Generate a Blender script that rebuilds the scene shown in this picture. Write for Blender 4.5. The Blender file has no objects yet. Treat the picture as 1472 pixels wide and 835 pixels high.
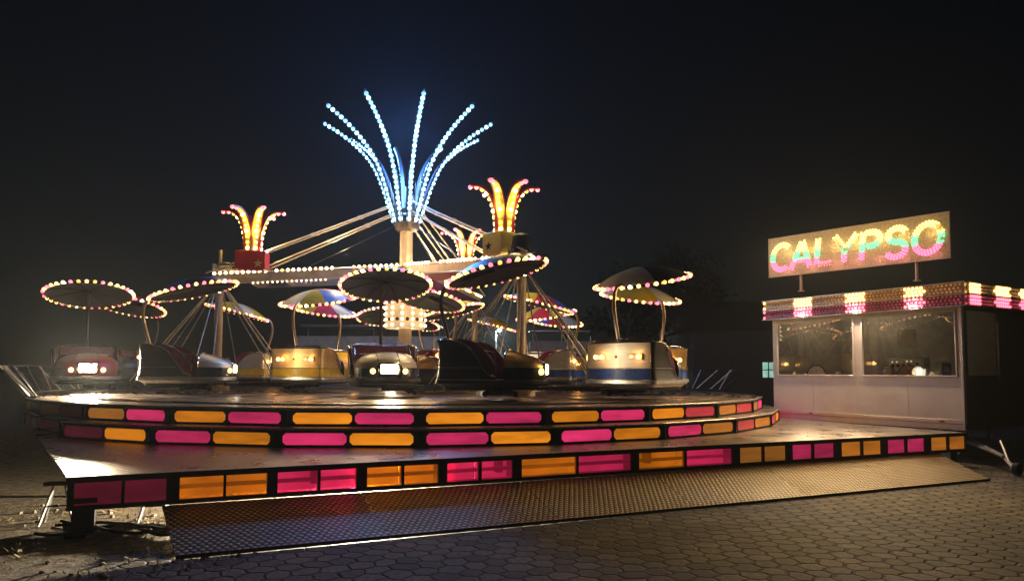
import bpy, math, random
from mathutils import Vector, Matrix
random.seed(7)
R = math.radians
sc = bpy.context.scene
col = sc.collection
PI = math.pi
TAU = 2*PI

# ------------------------------------------------------------------ camera
EYE = 1.65
FPX = 1021.0
PITCH = R(3.5)
SHIFT = 55.0
cd = bpy.data.cameras.new('camera')
cd.sensor_width = 36.0
cd.lens = 36.0*FPX/1472.0
cd.shift_y = SHIFT/1472.0
cd.clip_end = 1000
cam = bpy.data.objects.new('camera', cd)
col.objects.link(cam)
cam.location = (0, 0, EYE)
cam.rotation_euler = (Matrix.Rotation(R(90)+PITCH, 3, 'X') @ Matrix.Rotation(R(0.25), 3, 'Z')).to_euler()
sc.camera = cam

def at(px, py, z):
    """ground-plan point of a photo pixel on the level z"""
    a = R(0.25)
    ux, uy = (px-736)/FPX, -(py-417.5-SHIFT)/FPX
    dx = ux*math.cos(a) - uy*math.sin(a)
    dy = ux*math.sin(a) + uy*math.cos(a)
    d = Vector((dx, math.cos(PITCH)-dy*math.sin(PITCH), math.sin(PITCH)+dy*math.cos(PITCH)))
    t = (z-EYE)/d.z
    return Vector((d.x*t, d.y*t, z))

# ------------------------------------------------------------------ materials
MATS = {}
def nodes_of(name):
    m = bpy.data.materials.new(name)
    m.use_nodes = True
    nt = m.node_tree
    return m, nt, nt.nodes, nt.links, nt.nodes['Principled BSDF']

def mat(name, c, rough=0.5, metal=0.0, var=0.25, scale=6.0, bump=0.0, bscale=40.0, coat=0.0, stretch=None, dirt=0.0):
    """procedural paint or metal: noise moves its colour, roughness and surface"""
    if name in MATS: return MATS[name]
    m, nt, N, L, p = nodes_of(name)
    tc = N.new('ShaderNodeTexCoord')
    mp = N.new('ShaderNodeMapping'); L.new(tc.outputs['Object'], mp.inputs[0])
    if stretch: mp.inputs['Scale'].default_value = stretch
    nz = N.new('ShaderNodeTexNoise'); nz.inputs['Scale'].default_value = scale; nz.inputs['Detail'].default_value = 6
    L.new(mp.outputs[0], nz.inputs[0])
    rp = N.new('ShaderNodeValToRGB')
    rp.color_ramp.elements[0].position = 0.3; rp.color_ramp.elements[1].position = 0.7
    rp.color_ramp.elements[0].color = (*[x*(1-var) for x in c], 1)
    rp.color_ramp.elements[1].color = (*[min(1, x*(1+var*0.6)) for x in c], 1)
    L.new(nz.outputs[0], rp.inputs[0])
    out = rp.outputs[0]
    if dirt:
        n2 = N.new('ShaderNodeTexNoise'); n2.inputs['Scale'].default_value = 2.3; n2.inputs['Detail'].default_value = 9
        n2.inputs['Roughness'].default_value = 0.7
        L.new(tc.outputs['Object'], n2.inputs[0])
        r2 = N.new('ShaderNodeValToRGB'); r2.color_ramp.elements[0].position = 0.48; r2.color_ramp.elements[1].position = 0.72
        L.new(n2.outputs[0], r2.inputs[0])
        mu = N.new('ShaderNodeMath'); mu.operation = 'MULTIPLY'; mu.inputs[1].default_value = dirt
        L.new(r2.outputs[0], mu.inputs[0])
        mx = N.new('ShaderNodeMixRGB'); mx.inputs[2].default_value = (0.05, 0.04, 0.03, 1)
        L.new(mu.outputs[0], mx.inputs[0]); L.new(out, mx.inputs[1]); out = mx.outputs[0]
    L.new(out, p.inputs['Base Color'])
    mr = N.new('ShaderNodeMapRange'); mr.inputs[3].default_value = max(0.03, rough*0.75); mr.inputs[4].default_value = min(1, rough*1.3)
    L.new(nz.outputs[0], mr.inputs[0]); L.new(mr.outputs[0], p.inputs['Roughness'])
    p.inputs['Metallic'].default_value = metal
    p.inputs['Coat Weight'].default_value = coat
    if bump:
        nb = N.new('ShaderNodeTexNoise'); nb.inputs['Scale'].default_value = bscale; nb.inputs['Detail'].default_value = 4
        L.new(mp.outputs[0], nb.inputs[0])
        b = N.new('ShaderNodeBump'); b.inputs['Strength'].default_value = bump; b.inputs['Distance'].default_value = 0.02
        L.new(nb.outputs[0], b.inputs['Height']); L.new(b.outputs[0], p.inputs['Normal'])
    MATS[name] = m
    return m

def glow(name, c, s, base=(0.8, 0.8, 0.8), var=0.0, scale=12):
    """lit lamp glass"""
    if name in MATS: return MATS[name]
    m, nt, N, L, p = nodes_of(name)
    p.inputs['Base Color'].default_value = (*base, 1)
    p.inputs['Roughness'].default_value = 0.15
    p.inputs['Emission Color'].default_value = (*c, 1)
    p.inputs['Emission Strength'].default_value = s
    if var:
        tc = N.new('ShaderNodeTexCoord')
        nz = N.new('ShaderNodeTexNoise'); nz.inputs['Scale'].default_value = scale; nz.inputs['Detail'].default_value = 5
        L.new(tc.outputs['Object'], nz.inputs[0])
        mr = N.new('ShaderNodeMapRange'); mr.inputs[1].default_value = 0.3; mr.inputs[2].default_value = 0.7
        mr.inputs[3].default_value = s*(1-var); mr.inputs[4].default_value = s*(1+var)
        L.new(nz.outputs[0], mr.inputs[0]); L.new(mr.outputs[0], p.inputs['Emission Strength'])
    MATS[name] = m
    return m

def acrylic(name, c, s, see=0.0, tc_=None):
    """back-lit tinted acrylic sheet; see = how much one sees through it"""
    if name in MATS: return MATS[name]
    m, nt, N, L, p = nodes_of(name)
    p.inputs['Base Color'].default_value = (*[x*(0.5 if s > 0.2 else 0.12) for x in c], 1)
    p.inputs['Roughness'].default_value = 0.25
    tc = N.new('ShaderNodeTexCoord')
    mp = N.new('ShaderNodeMapping'); mp.inputs['Scale'].default_value = (1.0, 1.0, 6.0)
    L.new(tc.outputs['Object'], mp.inputs[0])
    nz = N.new('ShaderNodeTexNoise'); nz.inputs['Scale'].default_value = 1.6; nz.inputs['Detail'].default_value = 7; nz.inputs['Roughness'].default_value = 0.6
    L.new(mp.outputs[0], nz.inputs[0])
    mr = N.new('ShaderNodeMapRange'); mr.inputs[1].default_value = 0.25; mr.inputs[2].default_value = 0.75
    mr.inputs[3].default_value = s*0.5; mr.inputs[4].default_value = s*1.35
    L.new(nz.outputs[0], mr.inputs[0])
    p.inputs['Emission Color'].default_value = (*c, 1)
    oi = N.new('ShaderNodeObjectInfo'); r2 = N.new('ShaderNodeMapRange'); r2.inputs[3].default_value = 0.6; r2.inputs[4].default_value = 1.15
    L.new(oi.outputs['Random'], r2.inputs[0])
    mu = N.new('ShaderNodeMath'); mu.operation = 'MULTIPLY'; L.new(mr.outputs[0], mu.inputs[0]); L.new(r2.outputs[0], mu.inputs[1])
    L.new(mu.outputs[0], p.inputs['Emission Strength'])
    if see:
        t = N.new('ShaderNodeBsdfTransparent'); t.inputs[0].default_value = (*(tc_ or c), 1)
        mx = N.new('ShaderNodeMixShader'); mx.inputs[0].default_value = see
        o = N['Material Output']
        L.new(p.outputs[0], mx.inputs[1]); L.new(t.outputs[0], mx.inputs[2]); L.new(mx.outputs[0], o.inputs[0])
    MATS[name] = m
    return m

BLACK = mat('black_paint', (0.012, 0.012, 0.013), 0.4, var=0.3, bump=0.05, dirt=0.2)
BLACK.node_tree.nodes['Principled BSDF'].inputs['Specular IOR Level'].default_value = 0.2
FRAME = mat('dark_steel_frame', (0.02, 0.02, 0.022), 0.45, 0.3, var=0.4, bump=0.08, dirt=0.4)
CHROME = mat('chrome_trim', (0.72, 0.7, 0.66), 0.16, 1.0, var=0.12, scale=9)
STEEL = mat('galvanised_steel', (0.55, 0.54, 0.52), 0.38, 0.85, var=0.3, scale=14, bump=0.05, dirt=0.25)
SILVER = mat('brushed_silver_panel', (0.62, 0.58, 0.5), 0.45, 0.7, var=0.15, scale=5, stretch=(1, 1, 8), dirt=0.15)
CREAM = mat('cream_painted_steel', (0.62, 0.5, 0.36), 0.42, 0.1, var=0.15, bump=0.05, dirt=0.3)
RED = mat('red_paint', (0.42, 0.02, 0.03), 0.35, var=0.25, bump=0.03, dirt=0.2)
YELLOW = mat('yellow_paint', (0.72, 0.42, 0.03), 0.35, var=0.2, bump=0.03, dirt=0.2)
GOLD = mat('gold_star_paint', (0.75, 0.52, 0.2), 0.35, 0.4)
BLUE = mat('blue_paint', (0.02, 0.07, 0.34), 0.28, var=0.25, coat=0.5)
NAVY = mat('navy_paint', (0.012, 0.016, 0.045), 0.25, var=0.25, coat=0.5)
MAROON = mat('maroon_vinyl', (0.22, 0.02, 0.05), 0.38, var=0.35, bump=0.12, bscale=25)
REDV = mat('red_vinyl', (0.5, 0.03, 0.07), 0.38, var=0.3, bump=0.12, bscale=25)
WHITE = mat('white_paint', (0.72, 0.68, 0.6), 0.35, var=0.12, dirt=0.15)
RUBBER = mat('black_rubber', (0.01, 0.01, 0.01), 0.7, var=0.4)
WOODB = mat('raw_timber', (0.32, 0.21, 0.11), 0.7, var=0.4, scale=10, stretch=(1, 8, 8), bump=0.2)
G_Y = mat('canopy_yellow', (0.66, 0.44, 0.03), 0.42, var=0.15, dirt=0.15)
G_W = mat('canopy_white', (0.68, 0.62, 0.5), 0.42, var=0.12, dirt=0.18)
G_B = mat('canopy_blue', (0.05, 0.17, 0.55), 0.42, var=0.2, dirt=0.15)
G_R = mat('canopy_red', (0.55, 0.03, 0.05), 0.42, var=0.2, dirt=0.15)
G_K = mat('canopy_black', (0.02, 0.022, 0.025), 0.42, var=0.2, dirt=0.15)
U_K = mat('canopy_liner_charcoal', (0.045, 0.048, 0.055), 0.55, var=0.3, bump=0.05)
U_G = mat('canopy_liner_green', (0.045, 0.075, 0.05), 0.55, var=0.3, bump=0.05)
L_Y = glow('bulb_yellow', (1.0, 0.53, 0.14), 4.8)
L_P = glow('bulb_pink', (1.0, 0.13, 0.20), 3.0)
L_W = glow('bulb_warm_white', (1.0, 0.74, 0.42), 7.0)
L_C = glow('bulb_ice_blue', (0.26, 0.68, 1.0), 5.5)
L_CD = glow('bulb_ice_blue_dim', (0.20, 0.55, 0.95), 1.5)
L_A = glow('bulb_amber', (1.0, 0.74, 0.22), 8.0)
L_AD = glow('bulb_amber_dim', (1.0, 0.66, 0.07), 1.1)
L_TO = glow('tail_lamp_orange', (1.0, 0.42, 0.10), 6.0)
L_TR = glow('tail_lamp_red', (1.0, 0.12, 0.03), 1.6)
L_H = glow('headlight_glass', (1.0, 0.9, 0.68), 9.0)
L_HX = glow('headlight_glass_full_beam', (1.0, 0.92, 0.78), 60.0)
L_I = glow('indicator_glass', (1.0, 0.66, 0.22), 3.0)
DEADBULB = mat('unlit_bulb_glass', (0.35, 0.25, 0.16), 0.12, var=0.2)

# ------------------------------------------------------------------ mesh builder
class MB:
    def __init__(s): s.v = []; s.f = []; s.m = []
    def add(s, vs, fs, mi=0):
        o = len(s.v); s.v += [tuple(v) for v in vs]
        for f in fs: s.f.append([i+o for i in f]); s.m.append(mi)
    def box(s, c, size, mi=0, rot=None, bev=0.0):
        x, y, z = size[0]/2, size[1]/2, size[2]/2
        b = min(bev, x*0.9, y*0.9, z*0.9)
        M = rot if rot is not None else Matrix.Identity(3)
        if b <= 0:
            vs = [Vector((a*x, bb*y, cc*z)) for a in (-1, 1) for bb in (-1, 1) for cc in (-1, 1)]
            fs = [(0,1,3,2),(4,6,7,5),(0,4,5,1),(2,3,7,6),(0,2,6,4),(1,5,7,3)]
        else:
            vs = []; idx = {}
            for a in (-1, 1):
                for bb in (-1, 1):
                    for cc in (-1, 1):
                        for k in range(3):
                            p = [a*(x-b), bb*(y-b), cc*(z-b)]
                            p[k] = (a*x, bb*y, cc*z)[k]
                            idx[(a, bb, cc, k)] = len(vs); vs.append(Vector(p))
            fs = []
            for k in range(3):
                i, j = [(1,2),(2,0),(0,1)][k]
                for sgn in (-1, 1):
                    q = []
                    for u, w in ((-1,-1),(1,-1),(1,1),(-1,1)):
                        t = [0,0,0]; t[k] = sgn; t[i] = u; t[j] = w
                        q.append(idx[(*t, k)])
                    fs.append(q if sgn > 0 else q[::-1])
            for k in range(3):
                i, j = [(1,2),(2,0),(0,1)][k]
                for u in (-1, 1):
                    for w in (-1, 1):
                        t0 = [0,0,0]; t0[i] = u; t0[j] = w; t1 = list(t0); t0[k] = -1; t1[k] = 1
                        q = [idx[(*t0, i)], idx[(*t1, i)], idx[(*t1, j)], idx[(*t0, j)]]
                        fs.append(q if u*w < 0 else q[::-1])
            for a in (-1, 1):
                for bb in (-1, 1):
                    for cc in (-1, 1):
                        q = [idx[(a,bb,cc,k)] for k in range(3)]
                        fs.append(q if a*bb*cc > 0 else q[::-1])
        s.add([M @ v + Vector(c) for v in vs], fs, mi)
    def tube(s, pts, r, n=8, mi=0, cap=True):
        pts = [Vector(p) for p in pts]
        rs = r if isinstance(r, (list, tuple)) else [r]*len(pts)
        t = (pts[1]-pts[0]).normalized()
        u = t.orthogonal().normalized()
        vs = []
        for i, p in enumerate(pts):
            a = pts[max(0, i-1)]; b = pts[min(len(pts)-1, i+1)]
            t = (b-a).normalized()
            u = (u - t*u.dot(t)).normalized(); w = t.cross(u)
            for k in range(n):
                an = TAU*k/n
                vs.append(p + (u*math.cos(an)+w*math.sin(an))*rs[i])
        fs = [(i*n+k, i*n+(k+1) % n, (i+1)*n+(k+1) % n, (i+1)*n+k) for i in range(len(pts)-1) for k in range(n)]
        if cap:
            fs.append(tuple(range(n))[::-1]); fs.append(tuple((len(pts)-1)*n+k for k in range(n)))
        s.add(vs, fs, mi)
    def lathe(s, prof, n=24, c=(0,0,0), mi=0, mfun=None):
        vs = []
        for r, z in prof:
            for k in range(n):
                a = TAU*k/n
                vs.append((c[0]+r*math.cos(a), c[1]+r*math.sin(a), c[2]+z))
        for i in range(len(prof)-1):
            pass
        o = len(s.v); s.v += vs
        for i in range(len(prof)-1):
            for k in range(n):
                s.f.append([o+i*n+k, o+i*n+(k+1) % n, o+(i+1)*n+(k+1) % n, o+(i+1)*n+k])
                s.m.append(mfun(i, k) if mfun else mi)
    def prism(s, poly, z0, z1, mi=0, mtop=None, mside=None):
        n = len(poly)
        vs = [(p[0], p[1], z0) for p in poly]+[(p[0], p[1], z1) for p in poly]
        s.add(vs, [tuple(range(n))[::-1]], mi)
        o = len(s.v)-2*n
        s.f.append([o+n+i for i in range(n)]); s.m.append(mi if mtop is None else mtop)
        for i in range(n):
            s.f.append([o+i, o+(i+1) % n, o+n+(i+1) % n, o+n+i]); s.m.append(mi if mside is None else mside)
    def sphere(s, c, r, n=10, m=7, mi=0, sc=(1,1,1)):
        prof = [(max(1e-4, math.sin(PI*i/m))*r, -math.cos(PI*i/m)*r) for i in range(m+1)]
        o = len(s.v)
        s.lathe(prof, n, (0,0,0), mi)
        for i in range(o, len(s.v)):
            v = s.v[i]; s.v[i] = (v[0]*sc[0]+c[0], v[1]*sc[1]+c[1], v[2]*sc[2]+c[2])
    def grid(s, rows, mi=0, close=False, mfun=None):
        n = len(rows[0]); o = len(s.v)
        for r in rows: s.v += [tuple(p) for p in r]
        for i in range(len(rows)-1):
            for k in range(n if close else n-1):
                s.f.append([o+i*n+k, o+i*n+(k+1) % n, o+(i+1)*n+(k+1) % n, o+(i+1)*n+k])
                s.m.append(mfun(i, k) if mfun else mi)
    def mesh(s, name, mats, smooth=True):
        me = bpy.data.meshes.new(name)
        me.from_pydata(s.v, [], s.f)
        for m in (mats if isinstance(mats, (list, tuple)) else [mats]): me.materials.append(m)
        me.polygons.foreach_set('material_index', s.m)
        if smooth:
            me.polygons.foreach_set('use_smooth', [True]*len(me.polygons))
            me.set_sharp_from_angle(angle=R(38))
        me.update()
        return me

def obj(name, mb, mats, parent=None, smooth=True, loc=None):
    me = mb if isinstance(mb, bpy.types.Mesh) else mb.mesh(name, mats, smooth)
    o = bpy.data.objects.new(name, me)
    col.objects.link(o)
    if parent: o.parent = parent
    if loc is not None: o.location = loc
    return o

def tag(o, label=None, cat=None, group=None, kind=None):
    if label: o['label'] = label
    if cat: o['category'] = cat
    if group: o['group'] = group
    if kind: o['kind'] = kind
    return o

def thing(name, label, cat, loc=(0,0,0), rz=0.0, group=None):
    o = bpy.data.objects.new(name, None); col.objects.link(o)
    o.empty_display_size = 0.2
    o.location = loc; o.rotation_euler = (0, 0, rz)
    return tag(o, label, cat, group)

def lamp(name, kind, loc, power, c, parent=None, size=0.06, rot=None, spot=None):
    l = bpy.data.lights.new(name, kind)
    l.energy = power; l.color = c
    if kind in ('POINT', 'SPOT'): l.shadow_soft_size = size
    if kind == 'SPOT': l.spot_size = spot; l.spot_blend = 0.6
    o = bpy.data.objects.new(name, l); col.objects.link(o)
    o.location = loc
    if rot: o.rotation_euler = rot
    if parent: o.parent = parent
    return o

def bulb_mesh(name, m, r):
    b = MB(); b.sphere((0,0,0), r, 8, 6)
    return b.mesh(name, m)
BM = {}
BR = random.Random(21)
L_Y2 = glow('bulb_yellow_weak', (1.0, 0.46, 0.09), 2.2)
def bulb(m, r, loc, parent, name='bulb'):
    k = (m.name, r)
    if k not in BM: BM[k] = bulb_mesh('bulb', m, r)
    return obj(name, BM[k], None, parent, loc=loc)

def catmull(pts, n=6):
    pts = [Vector(p) for p in pts]; out = []
    for i in range(len(pts)-1):
        p0 = pts[max(0, i-1)]; p1 = pts[i]; p2 = pts[i+1]; p3 = pts[min(len(pts)-1, i+2)]
        for k in range(n):
            t = k/n
            out.append(0.5*((2*p1)+(p2-p0)*t+(2*p0-5*p1+4*p2-p3)*t*t+(3*p1-p0-3*p2+p3)*t**3))
    out.append(pts[-1]); return out

def interp(tab, x):
    if x <= tab[0][0]: return tab[0][1]
    for (a, b), (c, d) in zip(tab, tab[1:]):
        if x <= c: return b+(d-b)*(x-a)/(c-a)
    return tab[-1][1]

# ------------------------------------------------------------------ sky, moonlight
w = bpy.data.worlds.new('World'); sc.world = w; w.use_nodes = True
N = w.node_tree.nodes; L = w.node_tree.links
bg = N['Background']
sky = N.new('ShaderNodeTexSky'); sky.sky_type = 'NISHITA'; sky.sun_disc = False
sky.sun_elevation = R(24); sky.sun_rotation = R(160)
tint = N.new('ShaderNodeMixRGB'); tint.blend_type = 'MULTIPLY'; tint.inputs[0].default_value = 1.0
tint.inputs[2].default_value = (0.40, 0.40, 0.40, 1)
L.new(sky.outputs[0], tint.inputs[1]); L.new(tint.outputs[0], bg.inputs[0])
bg.inputs[1].default_value = 0.0019
sl = bpy.data.lights.new('moonlight', 'SUN'); sl.energy = 0.012; sl.angle = R(10); sl.color = (0.8, 0.87, 1.0)
so = bpy.data.objects.new('moonlight', sl); col.objects.link(so); so.rotation_euler = (R(50), 0, R(20))
sc.view_settings.view_transform = 'Standard'; sc.view_settings.look = 'None'; sc.view_settings.exposure = 0

# ------------------------------------------------------------------ ground
def ground_material():
    m, nt, N, L, p = nodes_of('stone_pavers_and_dirt')
    tc = N.new('ShaderNodeTexCoord')
    mp = N.new('ShaderNodeMapping'); mp.inputs['Rotation'].default_value = (0, 0, R(-24)); mp.inputs['Scale'].default_value = (1.0, 1.0, 1)
    L.new(tc.outputs['Object'], mp.inputs[0])
    def vm(op, a, b=None, out=0):
        n = N.new('ShaderNodeVectorMath'); n.operation = op
        for k, v in enumerate((a, b)):
            if v is None: continue
            if isinstance(v, tuple): n.inputs[k].default_value = v
            else: L.new(v, n.inputs[k])
        return n.outputs[out]
    wn = N.new('ShaderNodeTexNoise'); wn.inputs['Scale'].default_value = 3.0; wn.inputs['Detail'].default_value = 4
    L.new(mp.outputs[0], wn.inputs[0])
    wob = vm('MULTIPLY', vm('SUBTRACT', wn.outputs[1], (0.5, 0.5, 0.5)), (0.85, 0.85, 0.0))
    pp = vm('ADD', vm('ADD', vm('MULTIPLY', mp.outputs[0], (4.5, 4.5, 0.0)), wob), (1000.0, 1732.0508, 0.0))
    RR_ = (1.0, 1.7320508, 1.0); HH_ = (0.5, 0.8660254, 0.5)
    va = vm('SUBTRACT', vm('MODULO', pp, RR_), (0.5, 0.8660254, 0.0))
    vb = vm('SUBTRACT', vm('MODULO', vm('ADD', pp, (0.5, 0.8660254, 0.0)), RR_), (0.5, 0.8660254, 0.0))
    la = vm('DOT_PRODUCT', va, va, 1); lb = vm('DOT_PRODUCT', vb, vb, 1)
    lt = N.new('ShaderNodeMath'); lt.operation = 'LESS_THAN'; L.new(la, lt.inputs[0]); L.new(lb, lt.inputs[1])
    gm = N.new('ShaderNodeMixRGB'); L.new(lt.outputs[0], gm.inputs[0]); L.new(vb, gm.inputs[1]); L.new(va, gm.inputs[2])
    gv = gm.outputs[0]
    ab = vm('ABSOLUTE', gv)
    d1 = vm('DOT_PRODUCT', ab, (0.5, 0.8660254, 0.0), 1)
    sxx = N.new('ShaderNodeSeparateXYZ'); L.new(ab, sxx.inputs[0])
    mxd = N.new('ShaderNodeMath'); mxd.operation = 'MAXIMUM'; L.new(d1, mxd.inputs[0]); L.new(sxx.outputs[0], mxd.inputs[1])
    joint = N.new('ShaderNodeMapRange'); joint.interpolation_type = 'SMOOTHSTEP'; joint.inputs[1].default_value = 0.485; joint.inputs[2].default_value = 0.40; L.new(mxd.outputs[0], joint.inputs[0])
    idv = vm('SNAP', vm('ADD', vm('SUBTRACT', pp, gv), (0.01, 0.01, 0.0)), (0.25, 0.25, 1.0))
    vc = N.new('ShaderNodeTexWhiteNoise'); vc.noise_dimensions = '2D'; L.new(idv, vc.inputs['Vector'])
    n1 = N.new('ShaderNodeTexNoise'); n1.inputs['Scale'].default_value = 22; n1.inputs['Detail'].default_value = 8; L.new(tc.outputs['Object'], n1.inputs[0])
    n3 = N.new('ShaderNodeTexNoise'); n3.inputs['Scale'].default_value = 0.5; n3.inputs['Detail'].default_value = 6; L.new(tc.outputs['Object'], n3.inputs[0])
    sep = N.new('ShaderNodeSeparateColor'); L.new(vc.outputs['Color'], sep.inputs[0])
    mixc = N.new('ShaderNodeMixRGB'); mixc.inputs[1].default_value = (0.075, 0.064, 0.05, 1); mixc.inputs[2].default_value = (0.22, 0.185, 0.14, 1)
    L.new(sep.outputs[0], mixc.inputs[0])
    grit = N.new('ShaderNodeMixRGB'); grit.blend_type = 'MULTIPLY'; grit.inputs[0].default_value = 0.9
    rg = N.new('ShaderNodeMapRange'); rg.inputs[1].default_value = 0.25; rg.inputs[2].default_value = 0.75; rg.inputs[3].default_value = 0.4; rg.inputs[4].default_value = 1.35
    L.new(n1.outputs[0], rg.inputs[0]); L.new(mixc.outputs[0], grit.inputs[1]); L.new(rg.outputs[0], grit.inputs[2])
    st = N.new('ShaderNodeMapRange'); st.inputs[1].default_value = 0.35; st.inputs[2].default_value = 0.65; st.inputs[3].default_value = 0.5; st.inputs[4].default_value = 1.15
    L.new(n3.outputs[0], st.inputs[0])
    gr2 = N.new('ShaderNodeMixRGB'); gr2.blend_type = 'MULTIPLY'; gr2.inputs[0].default_value = 1; L.new(grit.outputs[0], gr2.inputs[1]); L.new(st.outputs[0], gr2.inputs[2]); grit = gr2
    jt = N.new('ShaderNodeMixRGB'); jt.inputs[1].default_value = (0.03, 0.024, 0.016, 1); L.new(joint.outputs[0], jt.inputs[0]); L.new(grit.outputs[0], jt.inputs[2])
    # sandy dirt at the left and further back
    sx = N.new('ShaderNodeSeparateXYZ'); L.new(tc.outputs['Object'], sx.inputs[0])
    a = N.new('ShaderNodeMath'); a.operation = 'MULTIPLY_ADD'; a.inputs[1].default_value = 3.0; L.new(n3.outputs[0], a.inputs[0]); L.new(sx.outputs[0], a.inputs[2])
    dm = N.new('ShaderNodeMapRange'); dm.inputs[1].default_value = -1.2; dm.inputs[2].default_value = -2.2; dm.inputs[3].default_value = 0; dm.inputs[4].default_value = 1; L.new(a.outputs[0], dm.inputs[0])
    n4 = N.new('ShaderNodeTexNoise'); n4.inputs['Scale'].default_value = 7; n4.inputs['Detail'].default_value = 10; n4.inputs['Roughness'].default_value = 0.7; L.new(tc.outputs['Object'], n4.inputs[0])
    dr = N.new('ShaderNodeValToRGB'); dr.color_ramp.elements[0].position = 0.35; dr.color_ramp.elements[1].position = 0.68
    dr.color_ramp.elements[0].color = (0.07, 0.052, 0.035, 1); dr.color_ramp.elements[1].color = (0.34, 0.26, 0.16, 1); L.new(n4.outputs[0], dr.inputs[0])
    fin = N.new('ShaderNodeMixRGB'); L.new(dm.outputs[0], fin.inputs[0]); L.new(jt.outputs[0], fin.inputs[1]); L.new(dr.outputs[0], fin.inputs[2])
    L.new(fin.outputs[0], p.inputs['Base Color'])
    p.inputs['Roughness'].default_value = 0.75
    h1 = N.new('ShaderNodeMath'); h1.operation = 'MULTIPLY_ADD'; h1.inputs[1].default_value = 0.25; L.new(n1.outputs[0], h1.inputs[0]); L.new(joint.outputs[0], h1.inputs[2])
    tl = N.new('ShaderNodeMath'); tl.operation = 'MULTIPLY_ADD'; tl.inputs[1].default_value = 0.7; L.new(sep.outputs[1], tl.inputs[0]); L.new(h1.outputs[0], tl.inputs[2])
    hm = N.new('ShaderNodeMixRGB'); L.new(dm.outputs[0], hm.inputs[0]); L.new(tl.outputs[0], hm.inputs[1])
    h4 = N.new('ShaderNodeMath'); h4.operation = 'MULTIPLY'; h4.inputs[1].default_value = 4.5; L.new(n4.outputs[0], h4.inputs[0]); L.new(h4.outputs[0], hm.inputs[2])
    b = N.new('ShaderNodeBump'); b.inputs['Strength'].default_value = 0.9; b.inputs['Distance'].default_value = 0.022
    L.new(hm.outputs[0], b.inputs['Height']); L.new(b.outputs[0], p.inputs['Normal'])
    return m
g = MB(); g.add([(-300,-60,0),(300,-60,0),(300,500,0),(-300,500,0)], [(0,1,2,3)])
tag(obj('ground', g, ground_material(), smooth=False), kind='structure')

# ------------------------------------------------------------------ layout
CX, CY = -2.82, 18.7            # centre of the ride
DX, DY = -2.45, 18.7            # centre of the round deck
RAD = 8.5                       # upper round deck
STEP_R = 8.86
ZP, ZS, ZD = 0.60, 0.865, 1.13  # platform, step, deck
NSEG = 28
A0 = R(-5.2)
def ring(k, r): # k-th corner of the polygonal deck, angle measured from "toward the camera", right positive
    a = A0+TAU*k/NSEG
    return Vector((DX+r*math.sin(a), DY-r*math.cos(a), 0))
PA = at(97, 686, ZP); PB = at(1389, 621.5, ZP)
PD = (PB-PA).normalized(); PN = Vector((-PD.y, PD.x, 0))     # along the front edge, and to the back
PLEN = (PB-PA).length
def front_t(px):
    # distance along the platform's front edge of a picture column
    k = (px-736)/FPX*1.0
    lo, hi = -1.0, PLEN+2
    for _ in range(40):
        mid = (lo+hi)/2; q = PA+PD*mid
        if q.x/q.y < k*(math.cos(PITCH)+ (1.05/ q.y)*math.sin(PITCH)*-1 if False else 1.0): lo = mid
        else: hi = mid
    return lo

# ---- acrylic sheets
ORANGE = (1.0, 0.30, 0.012); PINK = (1.0, 0.042, 0.19)
AO = acrylic('acrylic_orange', ORANGE, 0.72); AP = acrylic('acrylic_pink', PINK, 0.66)
AOD = acrylic('acrylic_orange_dim', (1.0, 0.36, 0.05), 0.24); APD = acrylic('acrylic_pink_dim', (1.0, 0.09, 0.12), 0.30)
APM = acrylic('acrylic_pink_half', PINK, 0.36); AOM = acrylic('acrylic_orange_half', (1.0, 0.31, 0.03), 0.33)
APL = acrylic('acrylic_pink_unlit', (1.0, 0.06, 0.18), 0.07)
AOX = acrylic('acrylic_orange_faint', (1.0, 0.4, 0.08), 0.014); APX = acrylic('acrylic_pink_faint', (1.0, 0.05, 0.12), 0.008)
SO = acrylic('acrylic_orange_clear', ORANGE, 0.30, 0.6, (1.0, 0.55, 0.11)); SP = acrylic('acrylic_pink_clear', PINK, 0.27, 0.6, (1.0, 0.20, 0.44))
LBOX = glow('light_box_tube', (1.0, 0.95, 0.9), 0.5, var=0.6, scale=2.0)

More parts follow.
